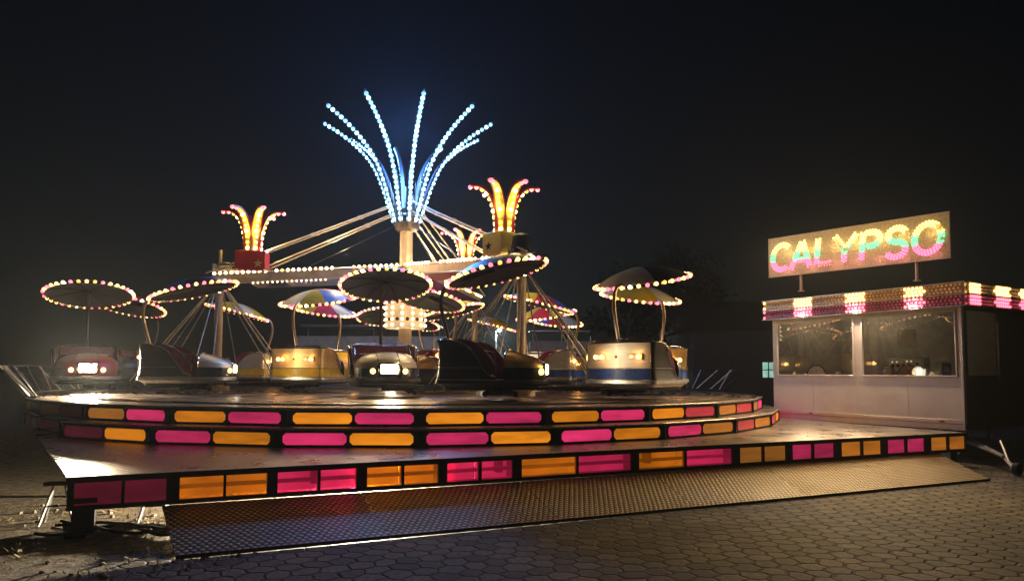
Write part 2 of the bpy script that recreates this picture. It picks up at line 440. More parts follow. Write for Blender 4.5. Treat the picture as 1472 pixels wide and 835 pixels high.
def tread_material():
    m, nt, N, L, p = nodes_of('deck_metal_lamp_streaks')
    tc = N.new('ShaderNodeTexCoord'); sx = N.new('ShaderNodeSeparateXYZ'); L.new(tc.outputs['Object'], sx.inputs[0])
    ln = N.new('ShaderNodeVectorMath'); ln.operation = 'LENGTH'; L.new(tc.outputs['Object'], ln.inputs[0])
    at2 = N.new('ShaderNodeMath'); at2.operation = 'ARCTAN2'; L.new(sx.outputs[1], at2.inputs[0]); L.new(sx.outputs[0], at2.inputs[1])
    cb = N.new('ShaderNodeCombineXYZ')
    m1 = N.new('ShaderNodeMath'); m1.operation = 'MULTIPLY'; m1.inputs[1].default_value = 9.0; L.new(ln.outputs['Value'], m1.inputs[0])
    m2 = N.new('ShaderNodeMath'); m2.operation = 'MULTIPLY'; m2.inputs[1].default_value = 2.0; L.new(at2.outputs[0], m2.inputs[0])
    L.new(m1.outputs[0], cb.inputs[0]); L.new(m2.outputs[0], cb.inputs[1])
    nz = N.new('ShaderNodeTexNoise'); nz.inputs['Scale'].default_value = 1.0; nz.inputs['Detail'].default_value = 8; nz.inputs['Roughness'].default_value = 0.65
    L.new(cb.outputs[0], nz.inputs[0])
    rp = N.new('ShaderNodeValToRGB'); rp.color_ramp.elements[0].position = 0.33; rp.color_ramp.elements[1].position = 0.66
    rp.color_ramp.elements[0].color = (0.07, 0.05, 0.045, 1); rp.color_ramp.elements[1].color = (0.62, 0.50, 0.42, 1)  # pale streaks put smeared lamp reflections into the base colour
    L.new(nz.outputs[0], rp.inputs[0]); L.new(rp.outputs[0], p.inputs['Base Color'])
    mr = N.new('ShaderNodeMapRange'); mr.inputs[1].default_value = 0.3; mr.inputs[2].default_value = 0.7; mr.inputs[3].default_value = 0.16; mr.inputs[4].default_value = 0.42
    L.new(nz.outputs[0], mr.inputs[0]); L.new(mr.outputs[0], p.inputs['Roughness'])
    p.inputs['Metallic'].default_value = 0.75
    b = N.new('ShaderNodeBump'); b.inputs['Strength'].default_value = 0.25; b.inputs['Distance'].default_value = 0.012
    L.new(nz.outputs[0], b.inputs['Height']); L.new(b.outputs[0], p.inputs['Normal'])
    return m
DECKM = tread_material()

def ribbed_material(name, c1, c2, ang, ribs, rough, metal, depth):
    m, nt, N, L, p = nodes_of(name)
    tc = N.new('ShaderNodeTexCoord'); mp = N.new('ShaderNodeMapping'); mp.inputs['Rotation'].default_value = (0, 0, -ang)
    L.new(tc.outputs['Object'], mp.inputs[0])
    sx = N.new('ShaderNodeSeparateXYZ'); L.new(mp.outputs[0], sx.inputs[0])
    mu = N.new('ShaderNodeMath'); mu.operation = 'MULTIPLY'; mu.inputs[1].default_value = TAU/ribs; L.new(sx.outputs[0], mu.inputs[0])
    sn = N.new('ShaderNodeMath'); sn.operation = 'SINE'; L.new(mu.outputs[0], sn.inputs[0])
    nz = N.new('ShaderNodeTexNoise'); nz.inputs['Scale'].default_value = 1.7; nz.inputs['Detail'].default_value = 9; nz.inputs['Roughness'].default_value = 0.7
    L.new(tc.outputs['Object'], nz.inputs[0])
    rp = N.new('ShaderNodeValToRGB'); rp.color_ramp.elements[0].position = 0.35; rp.color_ramp.elements[1].position = 0.65
    rp.color_ramp.elements[0].color = (*c1, 1); rp.color_ramp.elements[1].color = (*c2, 1)
    L.new(nz.outputs[0], rp.inputs[0])
    gr = N.new('ShaderNodeMapRange'); gr.inputs[1].default_value = -1; gr.inputs[2].default_value = -0.5; gr.inputs[3].default_value = 0.4; gr.inputs[4].default_value = 1.0
    L.new(sn.outputs[0], gr.inputs[0])
    mm = N.new('ShaderNodeMixRGB'); mm.blend_type = 'MULTIPLY'; mm.inputs[0].default_value = 1; L.new(rp.outputs[0], mm.inputs[1]); L.new(gr.outputs[0], mm.inputs[2])
    L.new(mm.outputs[0], p.inputs['Base Color'])
    rr = N.new('ShaderNodeMapRange'); rr.inputs[1].default_value = 0.3; rr.inputs[2].default_value = 0.7; rr.inputs[3].default_value = rough*0.7; rr.inputs[4].default_value = rough*1.4
    L.new(nz.outputs[0], rr.inputs[0]); L.new(rr.outputs[0], p.inputs['Roughness'])
    p.inputs['Metallic'].default_value = metal
    b = N.new('ShaderNodeBump'); b.inputs['Strength'].default_value = 0.6; b.inputs['Distance'].default_value = depth
    L.new(sn.outputs[0], b.inputs['Height']); L.new(b.outputs[0], p.inputs['Normal'])
    return m
PANG = math.atan2(PD.y, PD.x)
PLATM = ribbed_material('ribbed_aluminium_planks', (0.22, 0.18, 0.15), (0.5, 0.42, 0.34), PANG, 0.085, 0.3, 0.6, 0.004)

# ------------------------------------------------------------------ lower platform
PCEN = PA+PD*(PLEN/2)+PN*3
plat = thing('platform', 'low rectangular metal platform with backlit pink and orange panels along its front edge', 'platform', (PCEN.x, PCEN.y, 0), PANG)
def pl(t, d, z):  # platform-local: t along the front edge, d to the back
    return Vector((t-PLEN/2, d-3, z))
def polar_d(p):
    q = Vector((p.x, p.y, 0))-Vector((PA.x, PA.y, 0)); return q.dot(PD), q.dot(PN)
gl = polar_d(at(1113, 600, ZP)); lc = polar_d(at(66, 644, ZP))
back_left = (lc[0]+(lc[0])*0.6, lc[1]*1.6)
b = MB()
seams = [0, 2.3, 4.6, 6.9, 9.2, 11.5, PLEN]
# top skins: one sheet per plank run, the last one reaches back to the booth
def skin(poly): b.prism(poly, ZP-0.03, ZP)
def left_edge(d): return lc[0]/lc[1]*d
skin([pl(0, 0, 0), pl(2.3, 0, 0), pl(2.3, 6.2, 0), pl(left_edge(6.2), 6.2, 0)])
for t0, t1 in zip(seams[1:], seams[2:]):
    skin([pl(t0+0.006, 0, 0), pl(t1, 0, 0), pl(t1, 7.0, 0), pl(t0+0.006, 7.0, 0)])
obj('top_sheet', b, [PLATM], plat, smooth=False)
b = MB()
ZF0, ZF1 = 0.27, 0.568   # fascia strip
pairs = [(115,182,'p'),(187,246,'p'),(265,327,'o'),(331,389,'o'),(404,461,'p'),(465,516,'p'),(531,580,'o'),(584,632,'o'),
         (645,690,'p'),(694,738,'p'),(751,829,'o'),(832,907,'p'),(918,983,'o'),(986,1051,'p'),(1062,1094,'x'),(1097,1128,'x'),
         (1137,1165,'p'),(1168,1197,'p'),(1207,1235,'o'),(1238,1264,'o'),(1273,1298,'p'),(1301,1326,'p'),(1335,1358,'o'),(1361,1384,'o')]
spans = [(front_t(a), front_t(c), k) for a, c, k in pairs]
zb, zt = 0.315, 0.54
b.box(pl(PLEN/2, 0.03, (zt+ZF1)/2), (PLEN, 0.06, ZF1-zt))
b.box(pl(PLEN/2, 0.03, (zb+ZF0)/2-0.0), (PLEN, 0.06, zb-ZF0))
prev = 0.0
for t0, t1, k in spans:
    if t0-prev > 0.002: b.box(pl((prev+t0)/2, 0.03, (zb+zt)/2), (t0-prev, 0.06, zt-zb))
    prev = t1
b.box(pl((prev+PLEN)/2, 0.03, (zb+zt)/2), (PLEN-prev, 0.06, zt-zb))
b.box(pl(PLEN/2, -0.012, ZP-0.016), (PLEN+0.02, 0.02, 0.04))
for t in (0.12, 2.4, 4.7, 7.0, 9.3, 11.6, PLEN-0.12):       # joists under the sheet
    b.box(pl(t, 2.6, 0.46), (0.08, 5.0, 0.16))
obj('frame', b, FRAME, plat, smooth=False)
for i, (t0, t1, k) in enumerate(spans):
    q = MB(); q.box(pl((t0+t1)/2, 0.035, (zb+zt)/2), (t1-t0, 0.008, zt-zb))
    mm = {'p': SP, 'o': SO, 'x': AOD}[k]
    if i < 2: mm = APL
    if i >= 16: mm = {'p': APM, 'o': AOM}[k]
    obj('backlit_panel', q, mm, plat, smooth=False)
    if mm in (SP, SO):
        q = MB(); q.box(pl((t0+t1)/2, 0.22, (zb+zt)/2), (t1-t0+0.02, 0.01, zt-zb+0.02))
        obj('light_box', q, LBOX, plat, smooth=False)
q = MB()
q.tube([pl(0.9, 0.13, 0.43), pl(PLEN-3.6, 0.13, 0.42)], 0.024, 8)
q.tube([pl(PLEN-3.6, 0.13, 0.47), pl(PLEN-0.1, 0.13, 0.48)], 0.03, 8)
obj('brace_rail', q, FRAME, plat)
for t, d, r_ in ((0.14, 0.14, 0.1), (0.1, 2.6, 0.05), (3.2, 3.0, 0.06), (PLEN-0.2, 0.2, 0.09), (6, 2.5, 0.06)):
    q = MB(); q.box(pl(t, d, 0.17), (r_*2, r_*2, 0.34)); q.box(pl(t, d, 0.02), (r_*3, r_*3, 0.04)); q.box(pl(t, d, 0.36), (r_*2.4, r_*2.4, 0.05))
    obj('leg', q, FRAME, plat, smooth=False)

# ------------------------------------------------------------------ ramp plates
def ramp_material():
    m, nt, N, L, p = nodes_of('dimpled_steel_tread')
    tc = N.new('ShaderNodeTexCoord'); sx = N.new('ShaderNodeSeparateXYZ'); L.new(tc.outputs['Object'], sx.inputs[0])
    S = 0.068
    def mth(op, a, b_=None, c_=None):
        n = N.new('ShaderNodeMath'); n.operation = op
        for i, v in enumerate((a, b_, c_)):
            if v is None: continue
            if isinstance(v, (int, float)): n.inputs[i].default_value = v
            else: L.new(v, n.inputs[i])
        return n.outputs[0]
    v = mth('DIVIDE', sx.outputs[1], S*0.866)
    row = mth('FLOOR', v)
    odd = mth('MULTIPLY', mth('FLOORED_MODULO', row, 2.0), 0.5)
    u = mth('ADD', mth('DIVIDE', sx.outputs[0], S), odd)
    fu = mth('SUBTRACT', mth('FRACT', u), 0.5); fv = mth('MULTIPLY', mth('SUBTRACT', mth('FRACT', v), 0.5), 0.866)
    d = mth('SQRT', mth('ADD', mth('MULTIPLY', fu, fu), mth('MULTIPLY', fv, fv)))
    dome = N.new('ShaderNodeMapRange'); dome.interpolation_type = 'SMOOTHSTEP'; dome.inputs[1].default_value = 0.43; dome.inputs[2].default_value = 0.2
    dome.inputs[3].default_value = 0; dome.inputs[4].default_value = 1; L.new(d, dome.inputs[0])
    nz = N.new('ShaderNodeTexNoise'); nz.inputs['Scale'].default_value = 1.3; nz.inputs['Detail'].default_value = 9; nz.inputs['Roughness'].default_value = 0.7
    L.new(tc.outputs['Object'], nz.inputs[0])
    rp = N.new('ShaderNodeValToRGB'); rp.color_ramp.elements[0].position = 0.3; rp.color_ramp.elements[1].position = 0.7
    rp.color_ramp.elements[0].color = (0.34, 0.26, 0.15, 1); rp.color_ramp.elements[1].color = (0.74, 0.6, 0.38, 1); L.new(nz.outputs[0], rp.inputs[0])
    mm = N.new('ShaderNodeMixRGB'); mm.inputs[1].default_value = (0.06, 0.044, 0.026, 1)
    L.new(mth('MULTIPLY_ADD', dome.outputs[0], 0.85, 0.15), mm.inputs[0]); L.new(rp.outputs[0], mm.inputs[2])
    L.new(mm.outputs[0], p.inputs['Base Color'])
    p.inputs['Metallic'].default_value = 0.4
    rr = N.new('ShaderNodeMapRange'); rr.inputs[1].default_value = 0.3; rr.inputs[2].default_value = 0.7; rr.inputs[3].default_value = 0.42; rr.inputs[4].default_value = 0.7
    L.new(nz.outputs[0], rr.inputs[0]); L.new(rr.outputs[0], p.inputs['Roughness'])
    b = N.new('ShaderNodeBump'); b.inputs['Strength'].default_value = 1.0; b.inputs['Distance'].default_value = 0.012
    L.new(dome.outputs[0], b.inputs['Height']); L.new(b.outputs[0], p.inputs['Normal'])
    return m
RAMPM = ramp_material()
RB0 = at(252, 799, 0.03); RB1 = at(1422, 688, 0.03)
RT0 = PA+PD*front_t(240)+PN*-0.002; RT1 = PA+PD*(front_t(1345))+PN*-0.002
RT0.z = RT1.z = 0.264
names = ['dark shadowed', 'dark pink-lit', 'dull grey-brown', 'yellow-lit', 'bright golden', 'tapering']
labels = ['darkest dimpled steel ramp plate, at the left end of the ramp beside the open gap',
          'dim dimpled ramp plate, second from the left end below pink and orange panels',
          'brownish dimpled ramp plate in the middle, just left of the gold lit plates',
          'golden lit dimpled ramp plate left of the brightest one, tinted orange by the panels',
          'brightest gold lit dimpled ramp plate, in front of the booth window wall',
          'dimpled ramp plate at the right end with slanted side, beside the tow bar']
cuts = [0, 0.168, 0.335, 0.50, 0.665, 0.83, 1.0]
for i in range(6):
    a, c = cuts[i], cuts[i+1]
    g_ = 0.0003
    q0 = RB0.lerp(RB1, a+g_); q1 = RB0.lerp(RB1, c-g_); q2 = RT0.lerp(RT1, c-g_); q3 = RT0.lerp(RT1, a+g_)
    o = (q0+q1)/2; ang = math.atan2((q1-q0).y, (q1-q0).x)
    slope = math.atan2(q3.z-q0.z, (q3-q0).length)
    t = thing('ramp_plate', labels[i], 'ramp', (o.x, o.y, o.z), ang, 'dimpled ramp plates leading up to the platform')
    Mi = Matrix.Rotation(-ang, 3, 'Z')
    P = [Mi @ (v-o) for v in (q0, q1, q2, q3)]
    q = MB(); q.add(P+[v-Vector((0, 0, 0.018)) for v in P], [(0,1,2,3),(7,6,5,4),(0,4,5,1),(1,5,6,2),(2,6,7,3),(3,7,4,0)])
    obj('tread', q, RAMPM, t, smooth=False)
    q = MB()
    q.box(((P[0]+P[1])/2+Vector((0, -0.011, -0.008))), ((P[1]-P[0]).length, 0.018, 0.034))
    obj('edge_strip', q, FRAME, t, smooth=False)

# ------------------------------------------------------------------ round deck with two lit steps
deck = thing('round_deck', 'round two-step ride deck edged with rows of glowing orange and pink panels', 'stage', (DX, DY, 0))
def loc(v, z): return Vector((v.x-DX, v.y-DY, z))
b = MB()
b.prism([loc(ring(k, RAD), 0) for k in range(NSEG)], ZD-0.035, ZD)
obj('deck_top', b, DECKM, deck, smooth=False)
b = MB()
outer = [loc(ring(k, STEP_R), ZS) for k in range(NSEG)]+[loc(ring(0, STEP_R), ZS)]
inner = [loc(ring(k, RAD-0.06), ZS) for k in range(NSEG)]+[loc(ring(0, RAD-0.06), ZS)]
STEPK = list(range(-2, 8))
for k in STEPK:
    k0, k1 = k % NSEG, (k+1) % NSEG
    b.add([outer[k0], outer[k1], inner[k1], inner[k0]], [(0,1,2,3)])
    dn = Vector((0, 0, -0.03))
    b.add([outer[k0], outer[k0]+dn, outer[k1]+dn, outer[k1]], [(0,1,2,3)])
for k in (STEPK[0], STEPK[-1]+1):
    o_, i_ = outer[k % NSEG], inner[k % NSEG]
    b.add([o_, i_, Vector((i_.x, i_.y, ZP+0.003)), Vector((o_.x, o_.y, ZP+0.003))], [(0,1,2,3)])
obj('step_tread', b, PLATM, deck, smooth=False)
# fascias: black frame bars with two cut-corner panels per side
fr = MB()
def fascia(R_, z0, z1, first, k):
    a = loc(ring(k, R_), 0); c = loc(ring(k+1, R_), 0)
    d = (c-a).normalized(); n = Vector((d.y, -d.x, 0)); ln = (c-a).length
    post = 0.085; mid = 0.035; hb = 0.03
    def P(t, z, off=0.0): return a+d*t+n*off+Vector((0, 0, z))
    fr.add([P(0, z0), P(ln, z0), P(ln, z1), P(0, z1)], [(0,1,2,3)])
    w2 = (ln-2*post-mid)/2
    for s in (0, 1):
        t0 = post+s*(w2+mid); t1 = t0+w2; za, zc = z0+hb, z1-hb
        ch = 0.045
        pts = [(t0+ch, za), (t1-ch, za), (t1, za+ch), (t1, zc-ch), (t1-ch, zc), (t0+ch, zc), (t0, zc-ch), (t0, za+ch)]
        colr = (first+s) % 2
        ang = math.degrees(A0)+(k+0.5)*360/NSEG
        if ang > 180: ang -= 360
        if ang < -33: mm = (AOX, APX)[colr]
        elif ang < -20 and s == 0: mm = (AOD, APL)[colr]
        elif ang > 30 and (k+s) % 2 == 0 and ang < 47: mm = (AOD, APD)[colr]
        elif ang > 44: mm = (AOD, APD)[colr] if (k+s) % 3 else (AO, AP)[colr]
        else: mm = (AO, AP)[colr]
        q = MB()
        q.add([P(x, z, 0.004) for x, z in pts], [tuple(range(8))])
        q.add([P(x, z, 0.004) for x, z in pts]+[P(x, z, 0.0005) for x, z in pts], [(i, i+8, (i+1) % 8+8, (i+1) % 8) for i in range(8)])
        obj('backlit_panel', q, mm, deck, smooth=False)
        # raised rim round the panel
        for i in range(8):
            x0, y0 = pts[i]; x1, y1 = pts[(i+1) % 8]
            fr.tube([P(x0, y0, 0.006), P(x1, y1, 0.006)], 0.006, 4)
    fr.box(P(0, (z0+z1)/2, 0.004), (0.03, 0.03, z1-z0), rot=Matrix.Rotation(math.atan2(d.y, d.x), 3, 'Z'))
for k in range(-6, 6+1):
    fascia(RAD, ZS+0.002, ZD-0.036, 0, k)
    if k in STEPK: fascia(STEP_R-0.012, ZP+0.003, ZS-0.03, 1, k)
    else: fascia(RAD-0.002, ZP+0.003, ZS-0.03, 1, k)
obj('fascia_frame', fr, BLACK, deck, smooth=False)
b = MB()
for k in range(NSEG):
    b.tube([loc(ring(k, RAD+0.004), ZD-0.012), loc(ring(k+1, RAD+0.004), ZD-0.012)], 0.013, 6)
    if k in STEPK or k-NSEG in STEPK: b.tube([loc(ring(k, STEP_R+0.004), ZS-0.01), loc(ring(k+1, STEP_R+0.004), ZS-0.01)], 0.012, 6)
obj('nosing', b, STEEL, deck)

# rotating floor
tt = thing('turntable', 'wide flat turning floor of metal coloured with lamp reflection streaks under the ride cars', 'turntable', (DX, DY, ZD))
b = MB(); b.lathe([(0.3, 0.03), (7.75, 0.03), (7.78, 0.025), (7.78, 0.004)], 96)
obj('floor_plate', b, DECKM, tt)
b = MB()
for k in range(18):
    a = TAU*k/18
    b.box((math.cos(a)*4.2, math.sin(a)*4.2, 0.034), (7.0, 0.03, 0.006), rot=Matrix.Rotation(a, 3, 'Z'))
obj('floor_seam', b, FRAME, tt, smooth=False)

# ------------------------------------------------------------------ railing round the back
rail = thing('railing', 'low outward leaning steel railing of slanted bars around the back of the round deck', 'railing', (DX, DY, ZD))
def rp_(deg, r, z): return Vector((r*math.sin(R(deg)), -r*math.cos(R(deg)), z))
b = MB()
b.tube([rp_(a, 8.95, 0.62) for a in range(99, 318, 3)], 0.016, 6)
obj('top_rail', b, FRAME, rail)
b = MB()
b.tube([rp_(a, 8.52, 0.04) for a in range(99, 318, 3)], 0.02, 6)
obj('bottom_rail', b, FRAME, rail)
a = 99.5
i = 0
while a < 316:
    b = MB(); b.tube([rp_(a, 8.52, 0.05), rp_(a+(1.0 if i % 2 else -3.2), 8.95, 0.61)], 0.017, 6)
    obj('bar', b, WHITE if i % 3 else FRAME, rail)  # white bars put brighter light on the steel into their colour
    a += (3.6 if i % 2 else 1.4); i += 1

# ------------------------------------------------------------------ plume (curved lamp blade)
def plume(parent, az, curve, w0, w1, mface, medge, lit, dim, rb, step, pattern, nm='plume', tip=None):
    u = Vector((math.sin(az), -math.cos(az), 0)); tdir = Vector((math.cos(az), math.sin(az), 0))
    pts = catmull([(r, 0, z) for r, z in curve], 6)
    P = [u*p.x+Vector((0, 0, p.z)) for p in pts]
    n = len(P)
    m = MB(); nrm = []
    rows = {k: [] for k in 'abcdefgh'}
    for i, p in enumerate(P):
        t = (P[min(n-1, i+1)]-P[max(0, i-1)]).normalized()
        nn = tdir.cross(t).normalized()
        if nn.dot(u) < 0 and nn.z > 0: nn = -nn
        nrm.append(nn)
        hw = (w0+(w1-w0)*i/(n-1))/2
        th = 0.012; lip = 0.035
        prof = [(-hw, lip), (-hw, -th), (hw, -th), (hw, lip), (hw-0.012, lip), (hw-0.012, 0.0), (-hw+0.012, 0.0), (-hw+0.012, lip)]
        rows.setdefault('r', []).append([p+tdir*x+nn*y for x, y in prof])
    m.grid(rows['r'], close=True, mfun=lambda i, k: 0 if k in (5,) else 1)
    ends = rows['r']
    m.add(ends[0], [tuple(range(8))], 1); m.add(ends[-1], [tuple(range(8))[::-1]], 1)
    o = obj(nm, m, [mface, medge], parent)
    # bulbs along the outer face
    s = 0.0; nxt = step*0.6; k = 0; total = sum((P[i+1]-P[i]).length for i in range(n-1))
    for i in range(n-1):
        seg = (P[i+1]-P[i]).length
        while nxt <= s+seg:
            f = (nxt-s)/seg
            q = P[i].lerp(P[i+1], f)+nrm[i]*(rb*0.75)
            on = pattern(k)
            if tip is not None and s+seg > total-step*1.6 and nxt > total-step*1.3: bulb(tip, rb, q, o)
            else: bulb(lit if on else dim, rb, q, o)
            nxt += step; k += 1
        s += seg
    return o

# ------------------------------------------------------------------ centre mast with sweep beams
SATR = 4.7
SATS = [(R(-82), 'left'), (R(40), 'right'), (R(160), 'rear')]
mast = thing('ride_mast', 'tall central ride mast with a fan of ice blue lamp plumes and three lamp-lined arms', 'ride mast', (CX, CY, ZD+0.03))
Z0 = ZD+0.03
b = MB(); b.lathe([(0.45, 0.0), (0.45, 0.05), (0.2, 0.12), (0.17, 0.2), (0.17, 4.7), (0.2, 4.72), (0.2, 4.8), (0.0005, 4.8)], 20)
obj('mast_pole', b, CREAM, mast)
b = MB(); b.lathe([(0.17, 4.2), (0.30, 4.25), (0.31, 4.6), (0.2, 4.68)], 12)
for k in range(14):
    a = TAU*k/14; z = 4.2+random.random()*0.4
    c0 = Vector((math.cos(a)*0.36, math.sin(a)*0.36, z+0.25))
    b.tube(catmull([c0, c0*1.25+Vector((0, 0, -0.3)), c0*1.1+Vector((0, 0, -0.45)), Vector((math.cos(a+0.4)*0.2, math.sin(a+0.4)*0.2, z-0.05))], 4), 0.012, 5)
obj('hub', b, mat('hub_dull_steel', (0.2, 0.15, 0.1), 0.5, 0.5, dirt=0.5), mast)
CURVE = [(0.30, 4.42), (0.35, 4.65), (0.46, 4.95), (0.60, 5.38), (0.87, 5.98), (1.22, 6.42), (1.71, 6.84), (2.28, 7.2)]
PLB = mat('plume_back_steel', (0.06, 0.06, 0.08), 0.4, 0.5)
PLW = mat('plume_white_enamel', (0.55, 0.6, 0.66), 0.35, 0.2)
for k in range(10):
    plume(mast, R(18+36*k), CURVE, 0.14, 0.06, PLW, PLB, L_C, L_CD, 0.055, 0.135, lambda i: i % 2 == 0 or i % 7 == 3)
lamp('plume_lamp', 'POINT', (0, 0, 5.7), 420, (0.16, 0.42, 1.0), mast, 0.3)
lamp('plume_lamp', 'POINT', (0, 0, 6.9), 950, (0.10, 0.32, 1.0), mast, 0.3)
# fluted light drum
DRUM = glow('drum_lit_panel', (1.0, 0.64, 0.30), 0.6, base=(0.7, 0.6, 0.42), var=0.35, scale=5)
SOCK = mat('dark_lamp_socket', (0.10, 0.06, 0.03), 0.2, 0.2)
b = MB(); nf = 12
rows = []
for z in (1.62, 1.64, 2.5, 2.52):
    rr = []
    for k in range(nf*4):
        a = TAU*k/(nf*4); r = 0.49+(0.035 if k % 4 == 0 else (0.0 if k % 4 == 2 else 0.018))
        if z in (1.62, 2.52): r -= 0.02
        rr.append((r*math.cos(a), r*math.sin(a), z))
    rows.append(rr)
b.grid(rows, close=True)
b.add(rows[-1], [tuple(range(nf*4))]); b.add(rows[0], [tuple(range(nf*4))[::-1]])
dr = obj('light_drum', b, DRUM, mast)
for k in range(nf):
    a = TAU*k/nf
    for j in range(6):
        rr_ = (0.535, 0.503)[0]
        if j in (1, 4):
            a2 = a+TAU/nf/2
            bulb(SOCK, 0.05, (0.505*math.cos(a2), 0.505*math.sin(a2), 1.7+j*0.15), dr, 'lamp_socket')
        bulb(L_W, 0.034, (rr_*math.cos(a), rr_*math.sin(a), 1.7+j*0.15), dr)
lamp('drum_lamp', 'POINT', (0, 0, 1.45), 70, (1, 0.75, 0.45), mast, 0.3)
# beams and their stay rods
ZB0, ZB1 = 3.27, 2.95
for az, nm in SATS:
    u = Vector((math.sin(az), -math.cos(az), 0)); s = Vector((math.cos(az), math.sin(az), 0))
    b = MB()
    p0 = u*0.15; p1 = u*(SATR+0.15)
    def bx(p, z, hw, h):
        return [p-s*hw+Vector((0,0,z)), p+s*hw+Vector((0,0,z)), p+s*hw+Vector((0,0,z+h)), p-s*hw+Vector((0,0,z+h))]
    b.grid([bx(p0, ZB0-0.30, 0.13, 0.28), bx(p1, ZB1-0.24, 0.13, 0.20)], close=True)
    b.add(bx(p1, ZB1-0.24, 0.13, 0.20), [(0,1,2,3)])
    for side in (-1, 1):   # lamp channel on each top edge
        b.tube([p0+s*side*0.15+Vector((0,0,ZB0)), p1+s*side*0.15+Vector((0,0,ZB1-0.02))], 0.028, 6)
    be = obj('arm', b, CREAM, mast)
    SOF = {'left': BLUE, 'right': RED, 'rear': mat('violet_cloth', (0.16, 0.06, 0.3), 0.6)}[nm]
    q = MB(); q.grid([[p0*3-s*0.7+Vector((0,0,ZB0-0.36)), p0*3+s*0.7+Vector((0,0,ZB0-0.36))], [p1*0.8-s*0.55+Vector((0,0,ZB1-0.26)), p1*0.8+s*0.55+Vector((0,0,ZB1-0.26))]])
    q.grid([[p0*3-s*0.7+Vector((0,0,ZB0-0.33)), p0*3+s*0.7+Vector((0,0,ZB0-0.33))], [p1*0.8-s*0.55+Vector((0,0,ZB1-0.23)), p1*0.8+s*0.55+Vector((0,0,ZB1-0.23))]])
    sp_ = obj('soffit_panel', q, SOF, mast, smooth=False)
    q = MB()
    for sd_ in (-1, 1): q.tube([p0*3+s*sd_*0.7+Vector((0,0,ZB0-0.345)), p1*0.8+s*sd_*0.55+Vector((0,0,ZB1-0.245))], 0.02, 6)
    obj('soffit_edge', q, CREAM, mast)
    for j in range(16):
        f = 0.45+0.55*j/16
        for sd_ in (1,): bulb(L_W, 0.024, (p0*3+s*sd_*0.7+Vector((0,0,ZB0-0.37))).lerp(p1*0.8+s*sd_*0.55+Vector((0,0,ZB1-0.27)), f), sp_)
    for j in range(34):
        f = (j+0.6)/34
        if j in (9, 10, 11, 23): continue
        for side in (-1, 1):
            # lamps face the public: the edge turned to the camera side and the far edge
            bulb((L_W if (j*7) % 5 else L_A) if BR.random() > 0.18 else L_Y2, 0.042, p0.lerp(p1, f)+s*side*0.17+Vector((0, 0, ZB0+(ZB1-0.02-ZB0)*f+0.02)), be)
    for f in (0.3, 0.75):
        lamp('arm_lamp', 'POINT', p0.lerp(p1, f)+Vector((0, 0, 3.6)), 120, (1, 0.72, 0.40), mast, 0.15)
    # coloured cloth strip below the arm
    for z0_, z1_, r_ in ((5.0, ZB1+0.05, SATR+0.05), (4.75, ZB1, SATR-0.9)):
        for side in (-1, 1):
            q = MB(); a_ = u*0.28+s*side*0.14+Vector((0, 0, z0_-side*0.06-0.06)); c_ = u*(r_+0.15-side*0.2)+s*side*0.2+Vector((0, 0, z1_))
            q.tube([a_, c_], 0.02, 8)
            for f in (0.2, 0.45):
                m_ = a_.lerp(c_, f); d_ = (c_-a_).normalized()
                q.tube([m_-d_*0.05, m_+d_*0.05], 0.033, 8)
            obj('stay_rod', q, CREAM, mast)
    q = MB(); a_ = u*0.3+Vector((0, 0, 4.35)); c_ = u*(SATR-2.0)+Vector((0, 0, 3.1)); q.tube([a_, c_], 0.009, 5)
    obj('cable', q, FRAME, mast)

